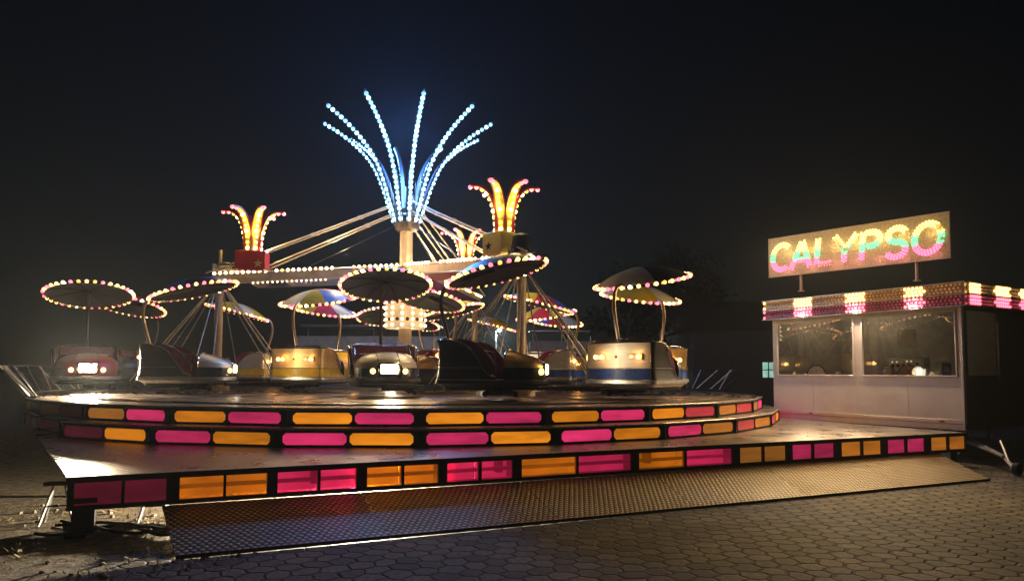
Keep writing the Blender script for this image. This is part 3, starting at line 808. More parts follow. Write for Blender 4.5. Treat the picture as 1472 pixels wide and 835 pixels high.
# ------------------------------------------------------------------ star boxes with amber plumes, standing on the arms
PLY = mat('plume_yellow_enamel', (0.9, 0.76, 0.12), 0.3, 0.0, var=0.1)
PLR = mat('plume_red_enamel', (0.3, 0.012, 0.02), 0.35)
SC = [(0.15, 0.0), (0.18, 0.35), (0.25, 0.68), (0.37, 0.92), (0.55, 1.05), (0.76, 1.06)]
boxes = [(R(-82), 0.80, RED, GOLD, 'red box with a gold star and amber lamp plumes on the left ride arm'),
         (R(40), 0.84, mat('pale_yellow_paint', (0.75, 0.6, 0.2), 0.4, var=0.15, dirt=0.2), BLACK, 'yellow box with black stars and amber lamp plumes on the right ride arm'),
         (R(160), 0.80, mat('ochre_paint', (0.6, 0.4, 0.12), 0.4), BLACK, 'ochre box with pinkish lamp plumes on the rear ride arm, partly hidden')]
for az, f, mb_, ms, lab in boxes:
    u = Vector((math.sin(az), -math.cos(az), 0)); c = Vector((CX, CY, 0))+u*(0.15+SATR*f)
    zb_ = Z0+ZB0+(ZB1-ZB0)*f+0.03
    t = thing('star_box', lab, 'lamp box', (c.x, c.y, zb_+(0.3 if az > 2 else 0.0)), {RED: R(8)}.get(mb_, R(44)), 'star boxes with lamp plumes')
    b = MB(); b.box((0, 0, 0.26), (0.74, 0.6, 0.48), bev=0.012); b.box((0, 0, 0.01), (0.6, 0.44, 0.03))
    obj('box_case', b, mb_, t)
    def star(cx_, cz_, r_, face):
        pts = []
        for k in range(10):
            a = PI/2+k*PI/5; rr = r_ if k % 2 == 0 else r_*0.42
            pts.append((math.cos(a)*rr, math.sin(a)*rr))
        q = MB()
        if face == 'front': q.add([(cx_+x, -0.306, cz_+z) for x, z in pts]+[(cx_, -0.309, cz_)], [(i, (i+1) % 10, 10) for i in range(10)])
        else: q.add([(-0.376, cx_-x, cz_+z) for x, z in pts]+[(-0.379, cx_, cz_)], [(i, (i+1) % 10, 10) for i in range(10)])
        obj('star', q, ms, t, smooth=False)
    if mb_ is RED: star(0.2, 0.17, 0.12, 'front')
    else: star(0.05, 0.36, 0.11, 'front'); star(0.1, 0.2, 0.11, 'left')
    if az > 2:
        b = MB(); b.box((0, 0, -0.14), (0.12, 0.12, 0.28)); obj('stand', b, FRAME, t, smooth=False)
    b = MB(); b.box((0, 0, 0.86), (0.26, 0.02, 0.16)); b.box((0, 0, 0.7), (0.03, 0.03, 0.42)); obj('bracket', b, PLR, t, smooth=False)
    for k in range(6):
        p_ = plume(t, R(30+60*k)-(0 if mb_ is RED else R(36)), [(r, z+0.5) for r, z in SC], 0.30, 0.16, PLY, PLR, L_A, L_AD, 0.048, 0.145, lambda i: i % 3 == 0, tip=L_P)
    for k in range(4): lamp('plume_lamp', 'POINT', (0.5*math.cos(k*PI/2), 0.5*math.sin(k*PI/2), 1.05), 9, (1, 0.76, 0.25), t, 0.1)

# ------------------------------------------------------------------ satellites
def build_satellite():
    t = thing('satellite_cross', 'x', 'ride spider', (0, 0, 0))
    q = MB(); q.lathe([(0.3, 0), (0.3, 0.12), (0.12, 0.16), (0.1, 0.22), (0.1, 2.55), (0.16, 2.58), (0.16, 2.78), (0.09, 2.8), (0.09, 2.95), (0.0005, 2.95)], 16)
    obj('pole', q, CREAM, t)
    for k in range(6):
        a = TAU*k/6; u = Vector((math.sin(a), -math.cos(a), 0)); s = Vector((math.cos(a), math.sin(a), 0))
        q = MB(); M = Matrix.Rotation(math.atan2(u.y, u.x), 3, 'Z')
        q.box(u*1.6+Vector((0, 0, 0.17)), (2.7, 0.12, 0.1), rot=M, bev=0.01)
        q.box(u*2.3+Vector((0, 0, 0.13)), (0.3, 0.5, 0.1), rot=M, bev=0.01)
        q.sphere(u*2.35+s*0.28+Vector((0, 0, 0.1)), 0.055, 8, 6); q.sphere(u*2.35-s*0.28+Vector((0, 0, 0.1)), 0.055, 8, 6)
        obj('spoke', q, FRAME, t)
        for sd in (-1, 1):
            q = MB(); q.tube([u*0.14+s*sd*0.05+Vector((0, 0, 2.62)), u*1.95+s*sd*0.22+Vector((0, 0, 0.24))], 0.016, 6)
            m_ = u*1.1+s*sd*0.14+Vector((0, 0, 1.36)); q.sphere(m_, 0.028, 6, 4)
            obj('stay_rod', q, STEEL, t)
    return t
def children(o): return [c for c in bpy.data.objects if c.parent == o]
def dup(root, loc_, rz):
    r = root.copy(); col.objects.link(r); r.location = loc_; r.rotation_euler = (0, 0, rz)
    for ch in children(root):
        c = ch.copy(); col.objects.link(c); c.parent = r
        for gch in children(ch):
            d = gch.copy(); col.objects.link(d); d.parent = c
    return r
SPEC = {'left': (R(-82), R(12)), 'right': (R(40), R(-10)), 'rear': (R(160), R(-10))}
slab = {'left': 'cream pole with a cone of steel stay rods below the red star box',
        'right': 'thick cream pole with a cone of stay rods below the yellow star box',
        'rear': 'cream pole with stay rods standing furthest back, half hidden behind cars'}
SATP = {}
first = None
for nm, (az, ph) in SPEC.items():
    p = Vector((CX+SATR*math.sin(az), CY-SATR*math.cos(az), Z0))
    SATP[nm] = p
    if first is None: first = build_satellite(); t = first; t.location = p; t.rotation_euler = (0, 0, ph)
    else: t = dup(first, p, ph)
    tag(t, slab[nm], None, 'poles that carry the ring of cars')
# motor covers on the pole heads
CAPB = mat('dark_cap_plastic', (0.02, 0.03, 0.06), 0.45, var=0.2)
for nm, lab, kind in (('right', 'dark rounded cover on top of the right hand ride pole', 1), ('left', 'steel pipe stub with brackets on top of the left ride pole', 0)):
    p = SATP[nm]
    zt_ = Z0+2.8 if kind else Z0+2.96
    if kind:
        t = thing('motor_cover', lab, 'cover', (p.x, p.y, zt_))
        b = MB(); b.lathe([(0.235, 0.22), (0.235, 0.26), (0.225, 0.4), (0.19, 0.60), (0.13, 0.65), (0.0005, 0.66)], 20); obj('cap', b, CAPB, t)
        b = MB(); b.lathe([(0.12, 0.0), (0.12, 0.2), (0.26, 0.2), (0.26, 0.24), (0.0005, 0.24)], 16)
        for k in range(8):
            a = TAU*k/8; b.box((0.27*math.cos(a), 0.27*math.sin(a), 0.25), (0.05, 0.03, 0.1))
        b.tube([(0.2, 0, 0.1), (0.5, 0, 0.06), (0.55, 0, 0.0)], 0.025, 6); obj('mount', b, STEEL, t)
    else:
        t = thing('pipe_stub', lab, 'pipe', (p.x, p.y, zt_))
        b = MB(); b.lathe([(0.045, 0.0), (0.045, 0.62), (0.0005, 0.62)], 12); obj('pipe', b, CREAM, t)
        b = MB(); b.box((0.1, 0, 0.12), (0.5, 0.1, 0.06), bev=0.01); b.box((0.12, 0, 0.24), (0.3, 0.16, 0.1), bev=0.01); b.box((-0.14, 0, 0.18), (0.06, 0.2, 0.16), bev=0.01)
        b.tube([(0.3, 0, 0.1), (0.75, 0, -0.1)], 0.04, 6); obj('bracket', b, STEEL, t)

# ------------------------------------------------------------------ cars
HTAB = [(-0.92, 0.74), (-0.66, 0.745), (-0.50, 0.72), (-0.36, 0.65), (-0.24, 0.54), (-0.14, 0.40), (-0.06, 0.27), (0.0, 0.18), (0.08, 0.14), (0.14, 0.13)]
def lin_h(x): return interp(HTAB, x-0.22)+0.012
HALF = catmull([(0.14, -0.66, 0), (-0.2, -0.69, 0), (-0.55, -0.70, 0), (-0.74, -0.695, 0)], 5)+[Vector(p) for p in ((-0.80, -0.685, 0), (-0.832, -0.655, 0), (-0.845, -0.60, 0))]+catmull([(-0.86, -0.5, 0), (-0.885, -0.25, 0), (-0.90, 0, 0)], 4)
UPATH = HALF+[Vector((p.x, -p.y, 0)) for p in HALF[::-1][1:]]
def path_normals(P):
    out = []
    for i in range(len(P)):
        t = (P[min(len(P)-1, i+1)]-P[max(0, i-1)]).normalized(); out.append(Vector((t.y, -t.x, 0)))  # to the right of travel
    # travel: right side, backwards -> outward is -y first
    return [n if n.dot(p-Vector((-0.2, 0, 0))) > 0 else -n for n, p in zip(out, P)]
UN = path_normals(UPATH)
def make_car(label, upper, lower, lining, under, gores, pole_m, tilt=14, hood=None, full=False, shade_side_m=None, deg_glow=False):
    t = thing('ride_car', label, 'ride car', (0, 0, 0), 0, 'parasol topped ride cars')
    hood = hood or upper
    # -- rear shell
    lay = [0.09, 0.10, 0.20, 0.285, 0.30, 0.45, 0.6, 1.0]
    rows = []
    for j in range(8):
        row = []
        for p, n in zip(UPATH, UN):
            h = interp(HTAB, p.x)
            if j < 5: z = min(lay[j], h)
            else: z = max(min(0.30, h), 0.30+(h-0.30)*((j-4)/3)) if h > 0.30 else h
            f = max(0, min(1, (z-0.09)/0.65))
            off = 0.035*(2*f-1)**2-0.02
            if j == 4 or j == 3: off += 0.0
            row.append(p+n*off+Vector((0, 0, z)))
        rows.append(row)
    inner_top = [p-n*0.045+Vector((0, 0, interp(HTAB, p.x)+0.012)) for p, n in zip(UPATH, UN)]
    top = [r+Vector((0, 0, 0.012)) for r in rows[-1]]
    b = MB(); b.grid(rows+[top, inner_top], mfun=lambda i, k: 2 if i >= 7 else (3 if shade_side_m and not (17 <= k < len(UPATH)-18) else (1 if i < 3 else 0)))
    # front edge strip of the shell sides
    for e in (0, -1):
        q0 = [r[e] for r in rows]; q1 = [Vector(v)-UN[e]*0.04 for v in q0]
        b.grid([q0, q1], mi=1)
    body = obj('body', b, [upper, lower, BLACK]+([shade_side_m] if shade_side_m else []), t)
    # -- upholstered lining, deeper inside
    rows2 = []
    for f in (0.0, 0.3, 0.6, 0.85, 1.0):
        row = []
        for p, n in zip(UPATH, UN):
            h = lin_h(p.x)
            ins = 0.055+0.10*(1-f)*(1 if p.x < -0.3 else 0.35)
            row.append(p-n*ins+Vector((0, 0, 0.1+(h-0.1)*f)))
        rows2.append(row)
    b = MB(); b.grid(rows2)
    li = obj('lining', b, lining, t)
    b = MB()
    b.tube([v+Vector((0, 0, 0.006)) for v in inner_top], 0.014, 6)
    for s_ in (-1, 1):
        b.tube([p-n*0.056+Vector((0, 0, lin_h(p.x)+0.004)) for p, n in zip(UPATH, UN) if p.y*s_ > 0.1], 0.011, 5); b.tube(catmull([(-0.55, s_*0.555, 0.70), (-0.25, s_*0.56, 0.55), (-0.08, s_*0.575, 0.36), (0.03, s_*0.58, 0.2)], 4), 0.009, 5)
    obj('trim', b, CHROME, t)
    b = MB()
    b.tube([p+n*0.0+Vector((0, 0, 0.295)) for p, n in zip(UPATH, UN) if interp(HTAB, p.x) > 0.31], 0.009, 5)
    b.tube([p+n*0.006+Vector((0, 0, interp(HTAB, p.x)+0.006)) for p, n in zip(UPATH, UN)], 0.009, 5)
    b.tube([p+n*0.012+Vector((0, 0, 0.097)) for p, n in zip(UPATH, UN)], 0.010, 5)
    for y in (-0.655, 0.655): b.tube([(-0.85, y, z) for z in (0.1, 0.3, 0.5, 0.74)], 0.007, 5)
    obj('body_trim', b, CHROME, body)
    b = MB(); b.tube(catmull([(-0.12, -0.6, 0.30), (-0.10, -0.57, 0.50), (-0.08, -0.45, 0.56), (-0.08, 0, 0.57), (-0.08, 0.45, 0.56), (-0.10, 0.57, 0.50), (-0.12, 0.6, 0.30)], 5), 0.017, 8)
    obj('lap_bar', b, CHROME, t)
    for y in (-0.37, 0.37):
        b = MB(); b.box((-0.868, y, 0.50), (0.02, 0.27, 0.105), bev=0.008); obj('lamp_plate', b, STEEL, body)
    # -- seat
    b = MB()
    b.box((-0.36, 0, 0.27), (0.56, 1.12, 0.14), bev=0.04)
    M = Matrix.Rotation(R(-14), 3, 'Y')
    b.box((-0.69, 0, 0.53), (0.12, 1.1, 0.50), rot=M, bev=0.04)
    b.box((-0.36, 0, 0.16), (0.5, 1.1, 0.1))
    se = obj('seat', b, lining, t)
    b = MB()
    for y in (-0.27, 0.0, 0.27): b.tube([(-0.06, y, 0.35), (-0.55, y, 0.352), (-0.615, y, 0.42), (-0.70, y, 0.78)], 0.010, 5)
    obj('piping', b, RUBBER, se)
    # -- floor pan, skirt and bumper
    plan = [(p.x, p.y) for p in UPATH]+[(p.x, p.y) for p in catmull([(0.2, 0.66, 0), (0.45, 0.63, 0), (0.68, 0.54, 0), (0.83, 0.36, 0), (0.89, 0.12, 0), (0.89, -0.12, 0), (0.83, -0.36, 0), (0.68, -0.54, 0), (0.45, -0.63, 0), (0.2, -0.66, 0)], 3)]
    b = MB(); b.prism(plan, 0.04, 0.1)
    obj('floor_pan', b, RUBBER, t, smooth=False)
    rows3 = []
    for sc_, z in ((0.99, 0.10), (1.03, 0.085), (1.035, 0.03), (0.97, 0.005), (0.92, -0.03)):
        rows3.append([(x*sc_, y*sc_, z) for x, y in plan])
    b = MB(); b.grid(rows3, close=True)
    obj('skirt', b, STEEL if lower not in (BLACK, NAVY) else FRAME, t)
    b = MB(); b.prism([(x*0.9, y*0.88) for x, y in plan], -0.07, 0.0); b.tube([(0.80, -0.5, -0.03), (0.93, -0.2, -0.03), (0.93, 0.2, -0.03), (0.80, 0.5, -0.03)], 0.035, 8)
    obj('bumper', b, RUBBER, t, smooth=False)
    # -- hood
    xs = [0.26, 0.30, 0.42, 0.54, 0.66, 0.76, 0.83, 0.865]
    ridge = [(0.26, 0.60), (0.42, 0.565), (0.6, 0.51), (0.76, 0.455), (0.865, 0.38)]
    wid = [(0.26, 0.605), (0.45, 0.575), (0.68, 0.48), (0.80, 0.36), (0.865, 0.24)]
    rows4 = []
    for x in xs:
        w_ = interp(wid, x); rd = interp(ridge, x); row = []
        row.append((x, -w_, 0.10)); row.append((x, -w_-0.012, 0.285)); row.append((x, -w_, 0.295))
        for k in range(1, 12):
            a = PI*k/12; row.append((x, -w_*math.cos(a), 0.30+(rd-0.30)*math.sin(a)**0.8))
        row.append((x, w_, 0.295)); row.append((x, w_+0.012, 0.285)); row.append((x, w_, 0.10))
        rows4.append(row)
    b = MB(); nk = len(rows4[0])
    b.grid(rows4, mfun=lambda i, k: 1 if k in (0, 1, nk-3, nk-2) else 0)
    b.add(rows4[-1], [tuple(range(nk))], 1)
    b.add(rows4[0], [tuple(range(nk))[::-1]], 2)
    ho = obj('hood', b, [hood, lower, BLACK], t)
    b = MB()
    for y in (-0.2, 0.2):
        b.tube([(x+0.004, y, 0.30+(interp(ridge, x)-0.30)*max(0.0, 1-(y/interp(wid, x))**2)**0.4+0.004) for x in xs[1:-1]], 0.008, 5)
    b.tube([(0.262, -0.605*math.cos(PI*k/14), 0.30+0.31*math.sin(PI*k/14)**0.8) for k in range(15)], 0.014, 6)
    obj('hood_trim', b, CHROME, ho)
    # -- headlight panel and indicators
    b = MB(); b.box((0.875, 0, 0.27), (0.06, 0.40, 0.25), bev=0.025); hl = obj('headlight_frame', b, CHROME, t)
    b = MB(); b.box((0.90, 0, 0.27), (0.03, 0.33, 0.18), bev=0.014); obj('headlight', b, L_HX if full else L_H, hl)
    for y in (-0.30, 0.30):
        b = MB(); b.sphere((0.845, y, 0.23), 0.055, 10, 7, sc=(1, 1, 1)); obj('indicator', b, L_I, t)
    # -- rear lamps
    for y, m_ in ((-0.44, L_TO), (-0.30, L_TR), (0.30, L_TO), (0.44, L_TO)):
        x = -0.885 if abs(y) < 0.35 else -0.872
        b = MB(); b.sphere((x-0.015, y, 0.50), 0.045, 10, 7)
        o = obj('tail_lamp', b, m_, t)
    b = MB(); b.sphere((-0.885, 0.02, 0.50), 0.028, 8, 6, sc=(0.4, 1, 1)); obj('reflector', b, RED, t)
    # -- grab rail along the back
    b = MB(); b.tube(catmull([(-0.74, -0.6, 0.76), (-0.80, -0.5, 0.80), (-0.86, 0, 0.80), (-0.80, 0.5, 0.80), (-0.74, 0.6, 0.76)], 5), 0.014, 6)
    obj('grab_rail', b, CHROME, t)
    # -- parasol
    b = MB(); b.tube(catmull([(-0.80, 0, 0.5), (-0.83, 0, 0.80), (-0.95, 0, 1.25), (-0.97, 0, 1.5), (-0.90, 0, 1.70), (-0.70, 0, 1.80), (0.0, 0, 1.99)], 5), 0.034, 10)
    obj('parasol_pole', b, pole_m, t)
    TM = Matrix.Rotation(R(-tilt), 3, 'Y'); TC = Vector((0.02, 0, 1.95))
    def T(v): return TM @ Vector(v)+TC
    RC = 0.86; HC = 0.26
    prof = [(RC*math.sin(R(90)*i/7)/1.0 if False else RC*i/7, HC*(1-(i/7)**2.0)) for i in range(8)]
    n = 32
    rows5 = [[T((max(r, 0.002)*math.cos(TAU*k/n), max(r, 0.002)*math.sin(TAU*k/n), z)) for k in range(n)] for r, z in prof]
    rows5.append([T(((RC+0.012)*math.cos(TAU*k/n), (RC+0.012)*math.sin(TAU*k/n), -0.045)) for k in range(n)])
    ng = len(gores)
    mset = list(dict.fromkeys(gores))
    b = MB(); b.grid(rows5, close=True, mfun=lambda i, k: mset.index(gores[(k*8//n) % ng]) if i < 7 else len(mset))
    can = obj('canopy', b, mset+[CHROME], t)
    rows6 = [[T((max(r*0.985, 0.002)*math.cos(TAU*k/n), max(r*0.985, 0.002)*math.sin(TAU*k/n), z*0.45-0.03)) for k in range(n)] for r, z in prof]
    b = MB(); b.grid([r[::-1] for r in rows6], close=True)
    obj('liner', b, under, can)
    b = MB(); 
    for k in range(8):
        a = TAU*(k+0.5)/8
        b.tube([T((0.05*math.cos(a), 0.05*math.sin(a), 0.075)), T((0.5*math.cos(a), 0.5*math.sin(a), 0.035)), T((0.84*math.cos(a), 0.84*math.sin(a), -0.035))], 0.009, 5)
    obj('rib', b, under, can)
    nb = 36
    for k in range(nb):
        a = TAU*(k+0.5)/nb
        m_ = L_P if k % 4 == 1 or k % 11 == 5 else L_Y
        if k % 13 == 6: m_ = L_W
        rnd = BR.random()
        if m_ is L_Y and rnd < 0.3: m_ = L_Y2
        elif rnd > 0.965: m_ = DEADBULB
        bulb(m_, 0.037, T(((RC+0.035)*math.cos(a), (RC+0.035)*math.sin(a), -0.018)), can)
    lamp('headlamp_beam', 'SPOT', (0.98, 0, 0.27), 1800 if full else (260 if deg_glow else 30), (1, 0.80, 0.50), t, 0.14, rot=(R(90), 0, R(-90)), spot=R(110))
    for y in (-0.38, 0.38): lamp('tail_glow', 'POINT', (-1.02, y, 0.5), 2.0, (1, 0.45, 0.12), t, 0.05)
    return t
Y, W, B, Rr, K = G_Y, G_W, G_B, G_R, G_K
DARKPOLE = mat('dark_bronze_pole', (0.08, 0.06, 0.07), 0.35, 0.6)
BRONZE = mat('bronze_tube', (0.45, 0.34, 0.24), 0.3, 0.9)
DKB = mat('bottle_blue_panel', (0.02, 0.024, 0.04), 0.3, 0.3, coat=0.4)
GOLDP = mat('gold_metal_panel', (0.55, 0.36, 0.13), 0.32, 0.8, var=0.2)
YB = mat('yellow_gloss', (0.72, 0.5, 0.03), 0.25, coat=0.5, var=0.15)
SILVER_LIT = mat('silver_panel_warm_lit', (0.62, 0.45, 0.2), 0.4, 0.7, var=0.2)  # silver panel with the warm lamplight put into its colour
cars = [
 # sat, angle, label, upper, lower, lining, under, gores, pole, hood
 ('left', 12, 'dark blue and black car turned right with maroon seat, below the left pole', DKB, DKB, MAROON, U_K, [B, B, K, B, W, B, K, B], BRONZE, SILVER, False),
 ('left', 72, 'silver and yellow car seen from behind, under a blue, red and yellow parasol', SILVER_LIT, YB, MAROON, U_G, [Rr, B, Y, W, Y, B, Rr, Y], BRONZE, None, False),
 ('left', 132, 'yellow car partly hidden behind the silver and yellow one, parasol yellow, white and blue', YB, YB, MAROON, U_G, [B, W, Y, Rr, W, B, W, Y], BRONZE, None, False),
 ('left', 192, 'pale gold car behind the left pole, below a yellow and white parasol', SILVER, YB, MAROON, U_G, [W, Y, W, Y, W, W, Y, Y], BRONZE, None, False),
 ('left', 252, 'purplish car second from the left edge, under a half hidden red parasol', DKB, NAVY, MAROON, U_K, [Rr]*8, DARKPOLE, None, False),
 ('left', 312, 'red car at the far left with its headlight shining straight at the viewer', RED, mat('dull_red', (0.2, 0.02, 0.03), 0.35), MAROON, U_K, [K, B, K, K, B, K, K, K], DARKPOLE, None, True),
 ('right', -10, 'black car nearest the viewer, turned right with maroon seat and gold nose', BLACK, BLACK, MAROON, U_K, [B, B, B, W, B, B, K, B], DARKPOLE, GOLDP, False),
 ('right', 50, 'silver car with blue band seen from behind, under a black and white parasol', SILVER, BLUE, MAROON, U_K, [K, K, W, W, W, K, K, K], BRONZE, DKB, False),
 ('right', 110, 'gold car mostly hidden behind the blue banded car, parasol yellow and white with black', GOLDP, BLUE, MAROON, U_K, [K, W, Y, Y, W, K, K, W], BRONZE, None, False),
 ('right', 170, 'silver, blue and red car right of the thick pole, parasol red, yellow and blue', SILVER, BLUE, REDV, U_G, [B, Y, Rr, B, W, Y, Rr, Y], BRONZE, None, False),
 ('right', 230, 'bright red lined car right of centre, under a red and yellow parasol with green lining', GOLDP, NAVY, REDV, U_G, [Rr, Rr, Y, W, Rr, Y, Rr, Rr], BRONZE, None, False),
 ('right', 290, 'maroon lined car at centre facing the viewer, white square headlight lit', NAVY, NAVY, MAROON, U_K, [K, Rr, K, B, K, K, K, B], DARKPOLE, SILVER, False),
 ('rear', -70, 'far car behind the centre car, its parasol green below with white rim', GOLDP, YB, REDV, U_G, [W, W, Rr, W, W, Rr, W, W], BRONZE, None, False),
 ('rear', -10, 'far car near the rear pole, parasol yellow on top and green below', GOLDP, NAVY, REDV, U_G, [Y, Y, Rr, Y, Y, Y, Rr, Y], BRONZE, None, False),
 ('rear', 50, 'far silver car at the right, parasol yellow and white with red and blue edge', SILVER, RED, REDV, U_G, [Rr, B, W, Y, Rr, Y, W, B], BRONZE, None, False),
 ('rear', 110, 'far car hidden behind the right hand parasols, parasol blue and red', GOLDP, BLUE, MAROON, U_G, [B, Rr, B, Rr, W, Y, B, Rr], BRONZE, None, False),
 ('rear', 170, 'farthest car behind the rear pole, small yellow parasol', SILVER, YB, MAROON, U_G, [Y, W, Y, Y, W, Y, Y, W], BRONZE, None, False),
 ('rear', 230, 'far car behind the centre mast, parasol white and yellow', SILVER, YB, MAROON, U_G, [W, Y, W, W, Y, W, W, Y], BRONZE, None, False)]
CARR = 2.9
for sat, deg, lab, up, lo, li, un, go, po, hd, full in cars:
    t = make_car(lab, up, lo, li, un, go, po, 14, hd, full, {50: BLACK, 12: None}.get(deg) if sat == 'right' else None, deg == 290)  # black sides: their shade is put into the colour
    p = SATP[sat]; a = R(deg)
    r_ = CARR if sat != 'right' or deg != -10 else 2.85
    t.location = (p.x+r_*math.sin(a), p.y-r_*math.cos(a), 1.43)
    t.rotation_euler = (0, 0, a+R({312: -10, 290: -4}.get(deg, 0)))

# ------------------------------------------------------------------ ticket booth
F = at(1388.5, 619, ZP); Gp = at(1113, 600, ZP)
BD = (Gp-F).normalized()                 # along the window wall, to the left and back
BN = Vector((BD.y, -BD.x, 0))            # into the booth
if BN.x < 0: BN = -BN
BL = (Gp-F).length
BANG = math.atan2(-BD.y, -BD.x)          # local +x runs from the far corner to the near corner
booth = thing('ticket_booth', 'pale ticket booth with two large windows under a cornice of yellow and pink lamps', 'ticket booth', (Gp.x, Gp.y, ZP), BANG)
# local: x 0 (far corner) .. BL (near corner), y<0 is outside towards the ride?  y>0 is inside
side = 1 if (Matrix.Rotation(BANG, 3, 'Z') @ Vector((0, 1, 0))).dot(BN) > 0 else -1
def bl(x, y, z): return Vector((x, y*side, z))
ZSILL, ZTOP, ZCOR = 1.0, 2.26, 2.77
DEP = 2.6
def bx_t(px):  # local x of a picture column on the window wall
    k = (px-736)/FPX
    lo, hi = 0.0, BL
    for _ in range(40):
        m_ = (lo+hi)/2; q = Gp-BD*m_
        if q.x/q.y < k: lo = m_
        else: hi = m_
    return lo
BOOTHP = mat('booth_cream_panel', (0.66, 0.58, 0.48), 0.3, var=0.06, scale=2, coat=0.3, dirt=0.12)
INNER = mat('booth_inner_board', (0.12, 0.10, 0.085), 0.6, var=0.3)
b = MB()
b.box(bl(BL/2, 0.03, 0.12+(ZSILL-0.12)/2), (BL, 0.06, ZSILL-0.12))
b.box(bl(BL/2, 0.03, (ZTOP+ZCOR)/2), (BL, 0.06, ZCOR-ZTOP))
w0, w1, w2, w3 = bx_t(1117), bx_t(1228), bx_t(1239), bx_t(1376)
for xa, xb in ((0, w0), (w1, w2), (w3, BL)):
    b.box(bl((xa+xb)/2, 0.03, (ZSILL+ZTOP)/2), (xb-xa, 0.06, ZTOP-ZSILL))
obj('window_wall', b, BOOTHP, booth, smooth=False)
b = MB()
for k in range(3):
    xx = BL*(k+1)/4.0
    b.box(bl(xx, -0.0015, 0.55), (0.006, 0.004, 0.8))
b.box(bl(BL/2, -0.01, 0.155), (BL, 0.02, 0.075), bev=0.006)
b.box(bl(BL/2, 0.01, 0.055), (BL, 0.05, 0.11))
obj('skirting_trim', b, mat('brushed_aluminium_trim', (0.62, 0.55, 0.47), 0.42, 0.6, var=0.1), booth)
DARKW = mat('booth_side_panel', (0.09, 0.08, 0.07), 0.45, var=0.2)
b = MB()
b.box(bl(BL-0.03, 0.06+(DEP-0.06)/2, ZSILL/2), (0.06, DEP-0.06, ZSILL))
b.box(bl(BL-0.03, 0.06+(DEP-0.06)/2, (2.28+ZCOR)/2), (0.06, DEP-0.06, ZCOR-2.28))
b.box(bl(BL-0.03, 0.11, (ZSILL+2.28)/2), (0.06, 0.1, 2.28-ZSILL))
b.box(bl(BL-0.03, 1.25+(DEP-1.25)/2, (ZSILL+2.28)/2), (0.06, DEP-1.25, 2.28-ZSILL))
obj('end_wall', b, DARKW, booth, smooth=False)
b = MB(); b.box(bl(BL/2, DEP-0.03, ZCOR/2), (BL-0.12, 0.06, ZCOR)); b.box(bl(0.03, DEP/2+0.03, ZCOR/2), (0.06, DEP-0.06, ZCOR))
b.box(bl(BL/2, DEP/2, 0.02), (BL-0.13, DEP-0.13, 0.03))
obj('inner_walls', b, INNER, booth, smooth=False)
b = MB(); b.box(bl(BL/2, DEP/2, ZCOR+0.02), (BL+0.1, DEP+0.1, 0.03)); obj('roof', b, FRAME, booth, smooth=False)
b = MB(); b.box(bl(BL-0.003, 1.3, 1.5), (0.02, 0.02, 1.1)); b.box(bl(BL+0.004, 1.27, 1.5), (0.02, 0.025, 1.15)); obj('handrail', b, STEEL, booth, smooth=False)
def glass_mat():
    m, nt, N, L, p = nodes_of('window_glass')
    tr = N.new('ShaderNodeBsdfTransparent'); tr.inputs[0].default_value = (0.86, 0.9, 0.88, 1)
    gs = N.new('ShaderNodeBsdfGlossy'); gs.inputs['Roughness'].default_value = 0.015; gs.inputs[0].default_value = (0.95, 0.97, 1, 1)
    fr_ = N.new('ShaderNodeFresnel'); fr_.inputs[0].default_value = 1.52
    tc = N.new('ShaderNodeTexCoord'); nz = N.new('ShaderNodeTexNoise'); nz.inputs['Scale'].default_value = 1.2; L.new(tc.outputs['Object'], nz.inputs[0])
    bp = N.new('ShaderNodeBump'); bp.inputs['Strength'].default_value = 0.03; L.new(nz.outputs[0], bp.inputs['Height']); L.new(bp.outputs[0], gs.inputs['Normal'])
    mu = N.new('ShaderNodeMath'); mu.operation = 'MULTIPLY'; mu.inputs[1].default_value = 2.0; mu.use_clamp = True; L.new(fr_.outputs[0], mu.inputs[0])
    mx = N.new('ShaderNodeMixShader'); L.new(mu.outputs[0], mx.inputs[0]); L.new(tr.outputs[0], mx.inputs[1]); L.new(gs.outputs[0], mx.inputs[2])
    L.new(mx.outputs[0], N['Material Output'].inputs[0])
    return m
GLASS = glass_mat()
for xa, xb in ((w0, w1), (w2, w3)):
    q = MB(); fw = 0.028
    for zz in (ZSILL+fw/2, ZTOP-fw/2): q.box(bl((xa+xb)/2, -0.004, zz), (xb-xa, 0.05, fw), bev=0.004)
    for xx in (xa+fw/2, xb-fw/2): q.box(bl(xx, -0.004, (ZSILL+ZTOP)/2), (fw, 0.05, ZTOP-ZSILL-2*fw), bev=0.004)
    fo = obj('window', q, BOOTHP, booth)
    q = MB(); q.add([bl(xa+fw, 0.012, ZSILL+fw), bl(xb-fw, 0.012, ZSILL+fw), bl(xb-fw, 0.012, ZTOP-fw), bl(xa+fw, 0.012, ZTOP-fw)], [(0,1,2,3)])
    obj('pane', q, GLASS, fo, smooth=False)
q = MB(); q.box(bl(BL+0.003, 0.7, ZSILL+0.012), (0.03, 1.1, 0.024)); q.box(bl(BL+0.003, 0.7, 2.27), (0.03, 1.1, 0.024)); fo = obj('side_window', q, FRAME, booth, smooth=False)
q = MB(); q.add([bl(BL-0.02, 0.16, ZSILL), bl(BL-0.02, 1.25, ZSILL), bl(BL-0.02, 1.25, 2.28), bl(BL-0.02, 0.16, 2.28)], [(0,1,2,3)]); obj('pane', q, GLASS, fo, smooth=False)
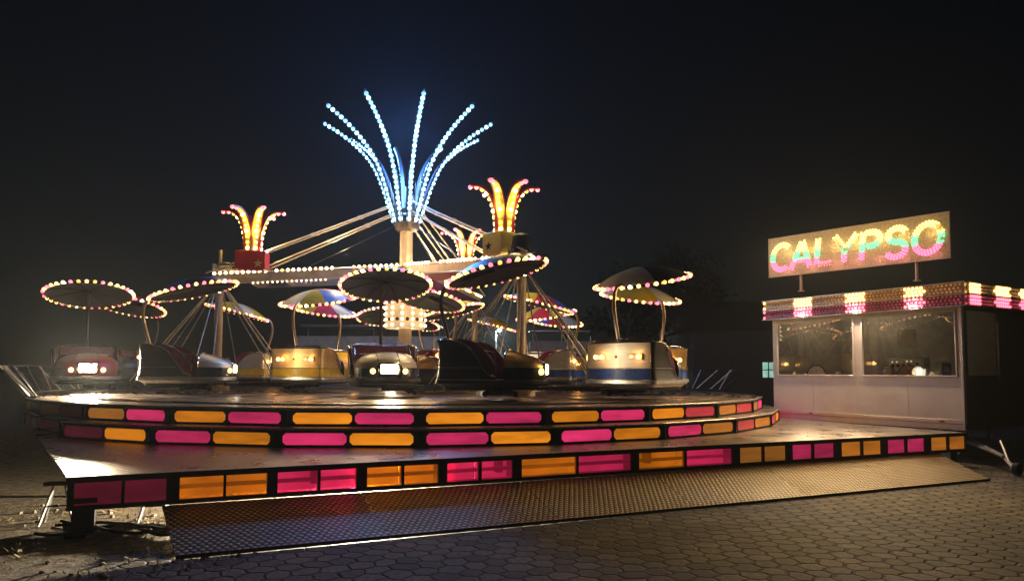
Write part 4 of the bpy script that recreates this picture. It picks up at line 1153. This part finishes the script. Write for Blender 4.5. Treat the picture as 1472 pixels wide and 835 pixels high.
# cornice of lamp caps: two bands, three rows each, lit in running clusters
CORM_Y = mat('cornice_gold_band', (0.42, 0.27, 0.12), 0.4, 0.4, var=0.25)
CORM_P = mat('cornice_wine_band', (0.20, 0.045, 0.06), 0.4, 0.3, var=0.25)
OV = 0.11
zc0, zc1, zc2 = 2.33, 2.55, 2.77
def cornice_run(o, d, n, ln, name):
    """o start, d along, n outward"""
    b = MB()
    def band(za, zb_, mi):
        prof = [(0.0, za), (0.045, za+0.012), (0.05, za+0.04), (0.02, (za+zb_)/2), (0.05, zb_-0.04), (0.045, zb_-0.012), (0.0, zb_)]
        b.grid([[o+n*y+Vector((0, 0, z)), o+d*ln+n*y+Vector((0, 0, z))] for y, z in prof], mi=mi)
        return o
    band(zc1, zc2, 0); band(zc0, zc1, 1)
    q0 = [o-n*0.1+Vector((0,0,zc0)), o+Vector((0,0,zc0)), o+Vector((0,0,zc2)), o-n*0.1+Vector((0,0,zc2))]
    b.grid([q0, [v+d*ln for v in q0]], close=True, mi=2); b.add(q0, [(0,1,2,3)], 2); b.add([v+d*ln for v in q0], [(3,2,1,0)], 2)
    return obj(name, b, [CORM_Y, CORM_P, STEEL], booth)
cl = 0
c_front = cornice_run(bl(-0.14, -OV, 0), Vector((1, 0, 0)), bl(0, -1, 0), BL+0.14+OV, 'cornice')
c_side = cornice_run(bl(BL+OV, -OV+0.002, 0), bl(0, 1, 0), Vector((1, 0, 0)), DEP+0.1, 'cornice')
b = MB()
for z in (zc0, zc1, zc2):
    b.box(bl((BL-0.14+OV)/2+0.0, -OV-0.045, z), (BL+0.14+OV+0.06, 0.03, 0.018)); b.box(bl(BL+OV+0.045, DEP/2, z), (0.03, DEP+0.1, 0.018))
obj('cornice_trim', b, STEEL, booth, smooth=False)
dim_caps = MB(); lit_rest = MB()
def corn_lamps(o, d, n, ln, clusters, parent, indiv):
    for band, (za, zb_) in enumerate(((zc1, zc2), (zc0, zc1))):
        for row in range(3):
            nn = int(ln/0.08)
            for k in range(nn):
                s_ = (k+0.5+(0.5 if row == 1 else 0))*0.08
                if s_ > ln-0.03: continue
                z = za+(zb_-za)*(0.2+0.3*row)
                yoff = 0.05 if row != 1 else 0.03
                p = o+d*s_+n*yoff+Vector((0, 0, z))
                on = any(abs(s_-c) < hw for c, hw in clusters)
                if on:
                    if indiv: bulb(L_Y if band == 0 else L_P, 0.031, p, parent, 'lamp_cap')
                    else: lit_rest.sphere(p, 0.031, 6, 4, mi=band)
                else:
                    dim_caps.sphere(p, 0.023, 6, 4, mi=band)
fx = lambda px: bx_t(px)+0.14
corn_lamps(bl(-0.14, -OV, 0), Vector((1, 0, 0)), bl(0, -1, 0), BL+0.14+OV, [(fx(1162), 0.24), (fx(1238), 0.21), (fx(1323), 0.2), (0.03, 0.05)], c_front, True)
corn_lamps(bl(BL+OV, -OV, 0), bl(0, 1, 0), Vector((1, 0, 0)), DEP+0.1, [(0.3, 0.2), (1.3, 0.3), (2.3, 0.3)], c_side, False)
U_Y = glow('dim_cap_amber', (1.0, 0.5, 0.16), 0.22, (0.55, 0.34, 0.16), var=0.9, scale=3); U_P = glow('dim_cap_wine', (1.0, 0.12, 0.16), 0.22, (0.4, 0.1, 0.11), var=0.9, scale=3)  # caps between the lit clusters get a weak glow put in
tag(obj('dim_lamp_caps', dim_caps, [U_Y, U_P], booth), kind='stuff')
tag(obj('side_lamp_caps', lit_rest, [L_Y, L_P], booth), kind='stuff')
for px in (1162, 1238, 1323):
    x = bx_t(px)
    lamp('cornice_lamp', 'SPOT', bl(x, -OV-0.10, 2.66), 60, (1, 0.68, 0.32), booth, 0.04, rot=(R(40), 0, R(180) if side > 0 else 0), spot=R(120))
    lamp('cornice_lamp', 'SPOT', bl(x, -OV-0.10, 2.42), 95, (1, 0.76, 0.52), booth, 0.04, rot=(R(20), 0, R(180) if side > 0 else 0), spot=R(150))
# soffit lamp and inner lamp
lamp('cabin_lamp', 'POINT', bl(0.9, 1.6, 2.4), 50.0, (1, 0.75, 0.45), booth, 0.08)
# ride number plates: small reflectors
b = MB()
for xx in (bx_t(1165), bx_t(1352)): b.box(bl(xx, -0.024, 0.155), (0.1, 0.012, 0.035), bev=0.004)
obj('reflector', b, RED, booth)
b = MB(); b.box(bl(BL-0.02, -0.008, 1.2), (0.05, 0.02, 2.26), bev=0.008); obj('corner_post', b, BOOTHP, booth)

# things inside the booth
MROT = Matrix.Rotation(BANG, 3, 'Z')
def bw(x, y, z): return Vector((Gp.x, Gp.y, ZP))+MROT @ bl(x, y, z)
def disc(px, r, m_, lab):
    x = bx_t(px)
    t = thing('hatch_disc', lab, 'hatch cover', bw(x, 0.06, ZSILL-0.01), BANG, 'round hatch covers behind the booth windows')
    q = MB(); prof = []
    pts = [(r*math.cos(PI*k/20), r*math.sin(PI*k/20)) for k in range(21)]
    q.add([(u, -0.008*side, v) for u, v in pts]+[(u, 0.008*side, v) for u, v in pts], [tuple(range(21)), tuple(range(21, 42))[::-1]]+[(i, i+1, i+22, i+21) for i in range(20)])
    obj('plate', q, m_, t, smooth=False)
    q = MB(); q.tube([(u, -0.008*side, v) for u, v in pts], 0.012, 6); obj('rim', q, RUBBER, t)
    q = MB(); q.sphere((0, -0.014*side, r*0.5), 0.014, 8, 6); obj('knob', q, FRAME, t)
disc(1171, 0.245, WHITE, 'white half round hatch cover standing in the left booth window')
disc(1303, 0.235, mat('terracotta_plate', (0.5, 0.2, 0.1), 0.45), 'orange half round hatch cover standing in the right booth window')
t = thing('control_panel', 'grey metal control panel with knobs and pilot lamps behind the right booth window', 'control panel', bw(bx_t(1288), 0.45, ZSILL-0.02), BANG)
q = MB(); q.box((0, 0, 0.19), (0.75, 0.2, 0.42), bev=0.012); obj('panel_case', q, mat('panel_grey', (0.36, 0.33, 0.28), 0.4, 0.3), t)
for k, (x, z, m_) in enumerate(((-0.29, 0.32, L_W), (-0.19, 0.32, L_W), (0.02, 0.33, L_W), (0.11, 0.33, L_W), (0.1, 0.08, L_W), (0.19, 0.08, L_W))):
    q = MB(); q.sphere((x, -0.11*side, z), 0.018, 8, 6); obj('pilot_lamp', q, glow('pilot', (1, 0.7, 0.4), 0.7), t)
for x, z in ((-0.05, 0.26), (0.06, 0.26), (0.24, 0.27), (-0.28, 0.24), (-0.17, 0.24)):
    q = MB(); q.tube([(x, -0.10*side, z), (x, -0.135*side, z)], 0.028, 10); obj('dial_knob', q, BLACK, t)
t = thing('notice_frame', 'small black framed notice leaning in the right corner of the booth window', 'notice', bw(bx_t(1356), 0.09, ZSILL), BANG)
M = Matrix.Rotation(R(8)*side, 3, 'X')@Matrix.Rotation(R(6), 3, 'Y')
q = MB(); q.box((0, 0.02*side, 0.15), (0.2, 0.012, 0.28), rot=M); obj('board', q, BLACK, t, smooth=False)
q = MB()
for sx_, sz_, px_, pz_ in ((0.21, 0.012, 0, 0.285), (0.21, 0.012, 0, 0.015), (0.012, 0.28, -0.1, 0.15), (0.012, 0.28, 0.1, 0.15)):
    q.box(M @ Vector((px_, -0.008*side, pz_-0.15))+Vector((0, 0.02*side, 0.15)), (sx_, 0.012, sz_), rot=M)
for k in range(3): q.box(M @ Vector((0.0, -0.007*side, 0.03-0.03*k))+Vector((0, 0.02*side, 0.15)), (0.12-0.02*k, 0.004, 0.006), rot=M)
obj('frame', q, WHITE, t, smooth=False)
t = thing('price_board', 'blank pale board hanging inside the booth behind the right window', 'board', bw(bx_t(1252), 1.3, 1.62), BANG)
q = MB(); q.box((0, 0, 0.2), (0.42, 0.012, 0.38), bev=0.004); obj('board', q, mat('paper_board', (0.75, 0.7, 0.62), 0.7), t)
q = MB(); q.tube([(0, 0, 0.39), (0, 0, 1.1)], 0.006, 5); obj('cord', q, FRAME, t)
t = thing('counter', 'dark narrow counter along the inside of the booth windows', 'counter', bw(BL/2, 0.4, 0), BANG)
q = MB(); q.box((0, 0, ZSILL-0.035), (BL-0.2, 0.62, 0.03), bev=0.006); obj('top', q, FRAME, t)
for xx in (-BL/2+0.3, BL/2-0.3):
    q = MB(); q.box((xx, 0, 0.48), (0.05, 0.5, 0.86)); obj('leg', q, FRAME, t, smooth=False)
for px_, lab in ((1196, 'low white tray with a paper roll on the sill of the left booth window'),):
    t = thing('ticket_tray', lab, 'tray', bw(bx_t(px_), 0.2, ZSILL-0.018), BANG)
    q = MB(); q.box((0, 0, 0.03), (0.36, 0.16, 0.04), bev=0.01); obj('tray', q, WHITE, t)
    q = MB(); q.tube([(0.0, -0.05, 0.08), (0.0, 0.05, 0.08)], 0.04, 12); obj('roll', q, WHITE, t)
t = thing('ticket_machine', 'small beige ticket machine left of the control panel', 'ticket machine', bw(bx_t(1264), 0.36, ZSILL-0.018), BANG)
q = MB(); q.box((0, 0, 0.08), (0.2, 0.18, 0.16), bev=0.02); obj('case', q, CREAM, t)
q = MB(); q.box((0, -0.05*side, 0.19), (0.12, 0.08, 0.06), bev=0.01); obj('head', q, CREAM, t)

# ------------------------------------------------------------------ CALYPSO sign
SL = Vector((5.66, 15.5, 0)); SR = Vector((7.93, 12.74, 0))
sd = (SR-SL).normalized(); sl_ = (SR-SL).length; SANG = math.atan2(sd.y, sd.x)
sn = Vector((sd.y, -sd.x, 0))       # towards the viewer
if sn.y > 0: sn = -sn
ZS0, ZS1 = 3.75, 4.59
sign = thing('lamp_sign', 'cream sign board spelling CALYPSO in yellow, green and pink bulbs above the booth', 'sign', (SL.x, SL.y, ZP+ZCOR+0.02), SANG)
zz0 = ZS0-ZP-ZCOR-0.02; zz1 = ZS1-ZP-ZCOR-0.02; HH = zz1-zz0
sgn = -1 if (Matrix.Rotation(SANG, 3, 'Z') @ Vector((0, -1, 0))).dot(sn) > 0 else 1   # local y sign of the front
def board_mat():
    m, nt, N, L, p = nodes_of('sign_board_cream')
    tc = N.new('ShaderNodeTexCoord')
    vo = N.new('ShaderNodeTexVoronoi'); vo.inputs['Scale'].default_value = 22; L.new(tc.outputs['Object'], vo.inputs[0])
    nz = N.new('ShaderNodeTexNoise'); nz.inputs['Scale'].default_value = 30; nz.inputs['Detail'].default_value = 6; L.new(tc.outputs['Object'], nz.inputs[0])
    rp = N.new('ShaderNodeValToRGB'); rp.color_ramp.elements[0].position = 0.35; rp.color_ramp.elements[0].color = (0.5, 0.38, 0.22, 1); rp.color_ramp.elements[1].color = (0.68, 0.56, 0.36, 1); rp.color_ramp.elements[1].position = 0.65
    L.new(nz.outputs[0], rp.inputs[0]); L.new(rp.outputs[0], p.inputs['Base Color'])
    p.inputs['Roughness'].default_value = 0.28
    p.inputs['Metallic'].default_value = 0.25
    b = N.new('ShaderNodeBump'); b.inputs['Strength'].default_value = 0.25; b.inputs['Distance'].default_value = 0.02; L.new(vo.outputs[0], b.inputs['Height']); L.new(b.outputs[0], p.inputs['Normal'])
    return m
b = MB(); b.box((sl_/2, 0, (zz0+zz1)/2), (sl_, 0.05, HH), bev=0.006); obj('board', b, board_mat(), sign)
b = MB(); th_ = 0.02
for z in (zz0, zz1): b.box((sl_/2, 0, z), (sl_+0.03, 0.062, 0.014))
for x in (0, sl_): b.box((x, 0, (zz0+zz1)/2), (0.014, 0.062, HH))
obj('edge', b, CREAM, sign, smooth=False)
def sx_t(px):
    k = (px-736)/FPX; lo, hi = 0.0, sl_
    for _ in range(40):
        m_ = (lo+hi)/2; q = SL+sd*m_
        if q.x/q.y < k: lo = m_
        else: hi = m_
    return lo
for px in (1152, 1320):
    b = MB(); x = sx_t(px); b.tube([(x, 0.05*-sgn, 0.0), (x, 0.05*-sgn, zz1-0.1)], 0.028, 10); b.lathe([(0.07, 0), (0.07, 0.015), (0.03, 0.02), (0.028, 0.2)], 12, (x, 0.05*-sgn, 0.0))
    obj('post', b, CREAM, sign)
arc = lambda cx_, cy_, rx, ry, a0, a1, n=24: [(cx_+rx*math.cos(R(a0+(a1-a0)*i/n)), cy_+ry*math.sin(R(a0+(a1-a0)*i/n))) for i in range(n+1)]
LET = {
 'C': [arc(0.56, 0.5, 0.46, 0.45, 50, 310)],
 'A': [[(0.06, 0.03), (0.48, 0.97)], [(0.52, 0.97), (0.94, 0.03)], [(0.28, 0.32), (0.72, 0.32)]],
 'L': [[(0.16, 0.97), (0.16, 0.07)], [(0.32, 0.07), (0.92, 0.07)]],
 'Y': [[(0.06, 0.97), (0.5, 0.48)], [(0.94, 0.97), (0.58, 0.55)], [(0.5, 0.40), (0.5, 0.03)]],
 'P': [[(0.14, 0.97), (0.14, 0.03)], [(0.3, 0.95)]+arc(0.5, 0.72, 0.36, 0.23, 90, -90)+[(0.3, 0.49)]],
 'S': [arc(0.5, 0.74, 0.37, 0.22, 25, 270, 16)+arc(0.5, 0.27, 0.40, 0.25, 90, -155, 16)],
 'O': [arc(0.5, 0.5, 0.44, 0.46, 0, 352)]}
S_Y = glow('sign_bulb_yellow', (1.0, 0.74, 0.20), 3.2, (0.4, 0.3, 0.05)); S_G = glow('sign_bulb_green', (0.16, 1.0, 0.42), 1.9, (0.05, 0.3, 0.1)); S_P = glow('sign_bulb_pink', (1.0, 0.16, 0.32), 2.6, (0.35, 0.05, 0.1))
S_GD = glow('sign_bulb_faint_green', (0.02, 0.3, 0.1), 0.6); S_RD = glow('sign_bulb_faint_red', (0.6, 0.01, 0.05), 0.6); S_YD = glow('sign_bulb_faint_yellow', (0.8, 0.5, 0.02), 0.6)  # bulbs with a faint glow put into their colour
lets = [('C', 1112, 1141), ('A', 1141, 1172), ('L', 1175, 1203), ('Y', 1202, 1237), ('P', 1240, 1275), ('S', 1277, 1312), ('O', 1318, 1363)]
for ch, pa, pb in lets:
    xa, xb = sx_t(pa), sx_t(pb)
    q = MB(); cup = MB(); ww = xb-xa; zl0 = zz0+0.13*HH; zl1 = zz0+0.83*HH
    hgt = zl1-zl0
    for st in LET[ch]:
        pts = [Vector((x*ww, z*hgt, 0)) for x, z in st]
        for rowi, off in enumerate((-0.040, 0.0, 0.040)):
            P2 = []
            for i in range(len(pts)):
                tdir = (pts[min(len(pts)-1, i+1)]-pts[max(0, i-1)]).normalized()
                P2.append(pts[i]+Vector((-tdir.y, tdir.x, 0))*off)
            s_ = 0.0; nxt = 0.0 if rowi != 1 else 0.028
            for i in range(len(P2)-1):
                seg = (P2[i+1]-P2[i]).length
                while nxt <= s_+seg:
                    p = P2[i].lerp(P2[i+1], (nxt-s_)/seg)
                    f = p.y/hgt
                    mi = 2 if f < 0.33 else (1 if f < 0.62 else 0)
                    rnd = random.random()
                    if ch == 'L' and p.y < 0.055 and p.x > 0.08: mi = 4
                    elif ch == 'Y' and 0.52 < f < 0.9 and p.x < ww*0.5 and off < 0.01: mi = 5 if f > 0.68 else 3
                    elif ch == 'O' and p.x > ww*0.72 and 0.7 < f < 0.9: mi = 5
                    slant = 0.10*(p.y-hgt/2)
                    q.sphere((xa+p.x+slant, sgn*(0.025+0.014), zl0+p.y), 0.0215, 8, 6, mi=mi)
                    nxt += 0.056
                s_ += seg
    obj('letter', q, [S_Y, S_G, S_P, S_GD, S_RD, S_YD], sign)
for px in (1125, 1160, 1195, 1225, 1258, 1293, 1338):  # added lights floating off the board to spread the letters' glow on it
    x = sx_t(px)
    lamp('board_fill_light', 'POINT', (x, sgn*0.42, zz0+HH*0.66), 3.0, (1, 0.75, 0.25), sign, 0.1)
    lamp('board_fill_light', 'POINT', (x, sgn*0.40, zz0+HH*0.2), 1.6, (1, 0.35, 0.4), sign, 0.1)
for px in (1125, 1160, 1195, 1225, 1258, 1293, 1338):
    lamp('letter_spot', 'SPOT', (sx_t(px), sgn*0.07, zz0+HH*0.4), 120, (1, 0.68, 0.30), sign, 0.03, rot=(R(62), 0, R(180) if sgn < 0 else 0), spot=R(115))

# ------------------------------------------------------------------ lamps below the platform
wl = thing('work_lamp', 'white tube work lamp lying under the round deck', 'work lamp', (-2.0, 9.7, 0.43))
b = MB(); b.tube([(-0.3, 0, 0), (0.3, 0, 0)], 0.03, 10); obj('tube', b, L_W, wl)
b = MB(); b.box((0, 0.02, 0.05), (0.7, 0.1, 0.03), bev=0.01); b.tube([(0, 0, 0.06), (0, 0, 0.14)], 0.02, 8); obj('fitting', b, STEEL, wl)
lamp('work_lamp_light', 'POINT', (0, -0.08, -0.02), 3200, (1, 0.86, 0.62), wl, 0.05)

# ------------------------------------------------------------------ clutter at the left under the platform
p = at(150, 772, 0.0)
t = thing('timber_block', 'pale timber wedge lying on the ground by the platform leg', 'timber block', (p.x, p.y, 0), R(30))
b = MB(); b.add([(-0.16, -0.06, 0), (0.16, -0.06, 0), (0.16, 0.06, 0), (-0.16, 0.06, 0), (0.16, -0.06, 0.1), (0.16, 0.06, 0.1), (-0.16, -0.06, 0.035), (-0.16, 0.06, 0.035)], [(3,2,1,0), (0,1,4,6), (1,2,5,4), (2,3,7,5), (3,0,6,7), (6,4,5,7)])
obj('wedge', b, WOODB, t, smooth=False)
for px, py, lab in ((222, 752, 'dark folding trestle under the platform beside the ramp end'), (84, 752, 'thin steel trestle behind the platform corner leg')):
    p = at(px, py, 0)
    t = thing('trestle', lab, 'trestle', (p.x, p.y, 0), R(20), 'trestles under the platform')
    for sx_ in (-1, 1):
        b = MB(); b.tube([(sx_*0.16, -0.12, 0), (sx_*0.05, 0, 0.42)], 0.016, 6); b.tube([(sx_*0.16, 0.12, 0), (sx_*0.05, 0, 0.42)], 0.016, 6); obj('leg', b, STEEL, t)
    b = MB(); b.box((0, 0, 0.43), (0.3, 0.08, 0.04), bev=0.005); b.tube([(-0.1, -0.06, 0.2), (0.1, -0.06, 0.2)], 0.01, 5); obj('head', b, FRAME, t)
p = at(205, 768, 0)
t = thing('cable_bundle', 'tangled bundle of dark cables on the ground beneath the platform', 'cable', (p.x, p.y, 0))
for k in range(7):
    b = MB(); rr = random.Random(k)
    pts = [(-0.9+0.3*i+rr.uniform(-0.08, 0.08), rr.uniform(-0.18, 0.18)+0.1*math.sin(i+k), 0.02+rr.random()*0.09) for i in range(7)]
    b.tube(catmull(pts, 5), 0.017, 6)
    obj('strand', b, RUBBER if k != 3 else STEEL, t)
# dry leaves and grass
STRAW = mat('dry_straw', (0.36, 0.27, 0.13), 0.7, var=0.4)
b = MB(); rr = random.Random(4)
for k in range(2600):
    cxp = rr.uniform(-5.6, -2.3); cyp = rr.uniform(4.6, 10.5)
    if math.sin(cxp*3.1+1)*math.sin(cyp*2.7)+rr.uniform(-0.5, 0.6) < 0.15: continue
    a = rr.uniform(0, TAU); ln = rr.uniform(0.02, 0.09); h = rr.uniform(0.0, 0.05); wd = rr.uniform(0.004, 0.014)
    dx, dy = math.cos(a)*ln, math.sin(a)*ln; ox, oy = -math.sin(a)*wd, math.cos(a)*wd
    b.add([(cxp-ox, cyp-oy, 0.003), (cxp+ox, cyp+oy, 0.003), (cxp+dx+ox*0.3, cyp+dy+oy*0.3, 0.004+h), (cxp+dx-ox*0.3, cyp+dy-oy*0.3, 0.006+h)], [(0,1,2,3)])
tag(obj('dry_grass', b, STRAW, smooth=False), 'dry grass and leaf litter scattered over the dirt at the left', 'grass', kind='stuff')
b = MB(); rr = random.Random(9)
for k in range(240):
    cxp = rr.uniform(-5.8, -2.2); cyp = rr.uniform(4.4, 10); s_ = rr.uniform(0.008, 0.035)
    b.sphere((cxp, cyp, s_*0.3), s_, 6, 4, sc=(1, rr.uniform(0.6, 1.2), 0.6))
tag(obj('pebbles', b, mat('pebble_grey', (0.25, 0.21, 0.16), 0.8, var=0.4), smooth=True), 'loose pebbles over the dirt at the left', 'pebbles', kind='stuff')

# ------------------------------------------------------------------ tow bar at the right
p = at(1392, 655, 0)
t = thing('tow_bar', 'grey trailer tow bar with jockey wheel sticking out beyond the ramp end', 'tow bar', (p.x, p.y, 0), PANG)
e = at(1460, 684, 0); M = Matrix.Rotation(-PANG, 3, 'Z'); ev = M @ (e-p)
b = MB(); b.tube([(0.05, 0.35, 0.48), (ev.x*0.8, ev.y*0.8, 0.25), (ev.x, ev.y, 0.1)], 0.035, 8)
b.tube([(0.3, 0.8, 0.45), (ev.x*0.85, ev.y*0.85+0.05, 0.26)], 0.03, 8); obj('drawbar', b, STEEL, t)
b = MB(); b.tube([(ev.x*0.75, ev.y*0.75, 0.5), (ev.x*0.95, ev.y*0.95, 0.06)], 0.022, 8); obj('jack', b, STEEL, t)
b = MB(); b.lathe([(0.03, -0.04), (0.1, -0.04), (0.11, 0), (0.1, 0.04), (0.03, 0.04)], 16); 
o = obj('jockey_wheel', b, RUBBER, t, loc=(ev.x+0.05, ev.y, 0.11)); o.rotation_euler = (R(90), 0, 0)
b = MB(); b.box((-0.25, 0.12, 0.42), (0.34, 0.12, 0.12), bev=0.02); b.box((-0.12, 0.12, 0.32), (0.04, 0.04, 0.12)); obj('lamp_board', b, WHITE, t)
p = at(1448, 660, 0)
t = thing('scaffold_frame', 'dark metal frame standing in the shadow behind the tow bar', 'frame', (p.x, p.y+1.0, 0), PANG)
b = MB()
for x in (-0.5, 0.5): b.tube([(x, 0, 0), (x, 0, 0.8)], 0.03, 8)
for z in (0.3, 0.5, 0.7): b.tube([(-0.5, 0, z), (0.5, 0, z)], 0.02, 8)
obj('tubes', b, mat('dull_green_steel', (0.08, 0.09, 0.06), 0.6), t)

# ------------------------------------------------------------------ background
def trailer(px0, px1, Yd, zb_, zt_, m_, lab, roof=True):
    x0 = (px0-736)/FPX*Yd; x1 = (px1-736)/FPX*Yd
    t = thing('parked_trailer', lab, 'trailer', ((x0+x1)/2, Yd+1.2, 0), 0, 'trailers parked behind the ride')
    ln = x1-x0
    b = MB(); b.box((0, 0, (zb_+zt_)/2), (ln, 2.4, zt_-zb_), bev=0.03)
    n = max(3, int(ln/0.55))
    for k in range(1, n): b.box((-ln/2+ln*k/n, -1.205, (zb_+zt_)/2), (0.04, 0.02, zt_-zb_-0.1))
    obj('box_body', b, m_, t)
    b = MB(); b.box((0, 0, zb_-0.12), (ln*0.98, 2.0, 0.2)); obj('chassis', b, FRAME, t, smooth=False)
    for x in (-ln*0.32, -ln*0.32+1.1, ln*0.3):
        b = MB(); b.tube([(0, -1.15, 0), (0, -0.85, 0)], 0.42, 18); b.tube([(0, -1.17, 0), (0, -1.14, 0)], 0.2, 12)
        obj('wheel', b, RUBBER, t, loc=(x, 0, 0.42))
    if roof:
        b = MB(); b.box((-0.1, -0.5, zt_+0.5), (ln*0.96, 1.2, 0.16), bev=0.05)
        for x in (-ln*0.45, 0, ln*0.45): b.tube([(x, -0.5, zt_), (x, -0.5, zt_+0.45)], 0.03, 6)
        obj('folded_awning', b, STEEL, t)
    return t
TRW = mat('trailer_white', (0.62, 0.58, 0.52), 0.5, var=0.12, dirt=0.3)
trailer(426, 640, 34, 1.0, 3.35, TRW, 'white ribbed trailer parked behind the ride left of the mast')
trailer(762, 856, 36, 0.9, 3.25, mat('trailer_pale_pink', (0.5, 0.4, 0.36), 0.5, var=0.15, dirt=0.3), 'pale pinkish trailer parked behind the ride right of the thick pole')
# street lamp far away
sx_, sy_ = (713-736)/FPX*60, 60.0
t = thing('street_lamp', 'distant lit street lamp seen between the stay rods', 'street lamp', (sx_, sy_, 0))
zt_ = EYE+(535-476)/FPX*60
b = MB(); b.tube([(0, 0, 0), (0, 0, zt_)], [0.08, 0.05], 8); b.tube([(0, 0, zt_), (0.3, -0.2, zt_+0.15)], 0.04, 6); obj('column', b, STEEL, t)
b = MB(); b.sphere((0.3, -0.2, zt_+0.08), 0.2, 10, 7, sc=(1, 1, 0.6)); obj('lantern', b, glow('street_lantern', (0.8, 1, 0.9), 8), t)
lamp('street_light', 'POINT', (0.3, -0.2, zt_-0.2), 1500, (0.85, 1, 0.9), t, 0.15)
# dark house with one lit window
hx, hy = (1140-736)/FPX*32, 32.0
t = thing('house', 'dark house behind the booth with one small greenish lit window', 'house', (hx, hy+3, 0))
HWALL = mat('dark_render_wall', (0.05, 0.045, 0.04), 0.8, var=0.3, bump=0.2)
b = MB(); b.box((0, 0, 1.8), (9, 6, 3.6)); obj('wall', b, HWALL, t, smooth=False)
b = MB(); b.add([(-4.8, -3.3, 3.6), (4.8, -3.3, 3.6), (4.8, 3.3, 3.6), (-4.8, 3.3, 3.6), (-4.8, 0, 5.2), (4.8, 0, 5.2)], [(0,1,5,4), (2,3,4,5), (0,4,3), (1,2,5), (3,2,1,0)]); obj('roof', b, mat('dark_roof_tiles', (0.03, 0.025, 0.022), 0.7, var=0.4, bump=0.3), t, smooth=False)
wx = (1104-736)/FPX*32-hx; wz = EYE+(533-528)/FPX*32
b = MB()
for x in (-0.29, 0, 0.29): b.box((wx+x, -3.03, wz), (0.04, 0.05, 0.72))
for z in (-0.36, 0, 0.36): b.box((wx, -3.032, wz+z), (0.62, 0.05, 0.04))
fo = obj('window', b, FRAME, t, smooth=False)
b = MB(); b.add([(wx-0.28, -3.02, wz-0.34), (wx+0.28, -3.02, wz-0.34), (wx+0.28, -3.02, wz+0.34), (wx-0.28, -3.02, wz+0.34)], [(0,1,2,3)]); obj('pane', b, glow('lit_pane', (0.45, 0.85, 0.68), 0.55, var=0.5, scale=4), fo, smooth=False)
# trees
LEAFM = [mat('leaf_dark_%s' % n, c, 0.6, var=0.4) for n, c in (('a', (0.035, 0.05, 0.02)), ('b', (0.05, 0.06, 0.025)), ('c', (0.025, 0.035, 0.015)))]
BARK = mat('bark', (0.08, 0.06, 0.04), 0.9, var=0.4, bump=0.4)
def tree(x, y, h, w_, seed, lab, nl=2600):
    rr = random.Random(seed)
    t = thing('tree', lab, 'tree', (x, y, 0), 0, 'dark trees behind the ride')
    b = MB(); b.tube(catmull([(0, 0, 0), (0.1, 0, h*0.25), (-0.05, 0.1, h*0.5), (0.1, 0, h*0.8)], 4), [0.28-0.02*i for i in range(13)], 8)
    tips = []
    for k in range(11):
        a = rr.uniform(0, TAU); z0 = h*rr.uniform(0.25, 0.7); r_ = w_*rr.uniform(0.35, 0.8)
        p1 = Vector((math.cos(a)*r_, math.sin(a)*r_, min(h*0.95, z0+h*rr.uniform(0.08, 0.28)))); tips.append(p1)
        b.tube([(0, 0, z0), p1*0.5+Vector((0, 0, z0*0.5+0.1)), p1], [0.1, 0.06, 0.03], 6)
    obj('trunk', b, BARK, t)
    tips += [Vector((rr.uniform(-0.3, 0.3)*w_, rr.uniform(-0.3, 0.3)*w_, h*rr.uniform(0.7, 1.0))) for _ in range(6)]
    b = MB()
    for k in range(nl):
        c = rr.choice(tips); d = Vector((rr.gauss(0, 1), rr.gauss(0, 1), rr.gauss(0, 0.75)))*w_*0.17
        p_ = c+d; s_ = rr.uniform(0.09, 0.22)
        u = Vector((rr.gauss(0, 1), rr.gauss(0, 1), rr.gauss(0, 1))).normalized(); v = u.orthogonal().normalized()
        b.add([p_-u*s_, p_+v*s_*0.5, p_+u*s_, p_-v*s_*0.5], [(0,1,2,3)], rr.randrange(3))
    obj('crown', b, LEAFM, t, smooth=False)
for px, Yd, h, w_, sd_, lab in ((905, 36, 6.4, 2.4, 1, 'dark tree left of three behind the black and white parasol'), (955, 38, 8.0, 3.0, 2, 'tallest dark tree behind the black and white parasol'), (1015, 36, 6.0, 2.2, 3, 'dark tree at the right, nearer the booth')):
    tree((px-736)/FPX*Yd, Yd, h, w_, sd_, lab)

# ------------------------------------------------------------------ night haze
hz = bpy.data.materials.new('night_haze'); hz.use_nodes = True
nt = hz.node_tree; nt.nodes.remove(nt.nodes['Principled BSDF'])
vs_ = nt.nodes.new('ShaderNodeVolumeScatter'); vs_.inputs['Density'].default_value = 0.0012; vs_.inputs['Anisotropy'].default_value = 0.6
vs_.inputs['Color'].default_value = (0.8, 0.88, 1, 1)
nt.links.new(vs_.outputs[0], nt.nodes['Material Output'].inputs['Volume'])
b = MB(); b.box((0, 30, 9), (90, 70, 18.4))
tag(obj('haze', b, hz, smooth=False), 'thin night haze hanging in the air round the lights', 'haze', kind='structure')
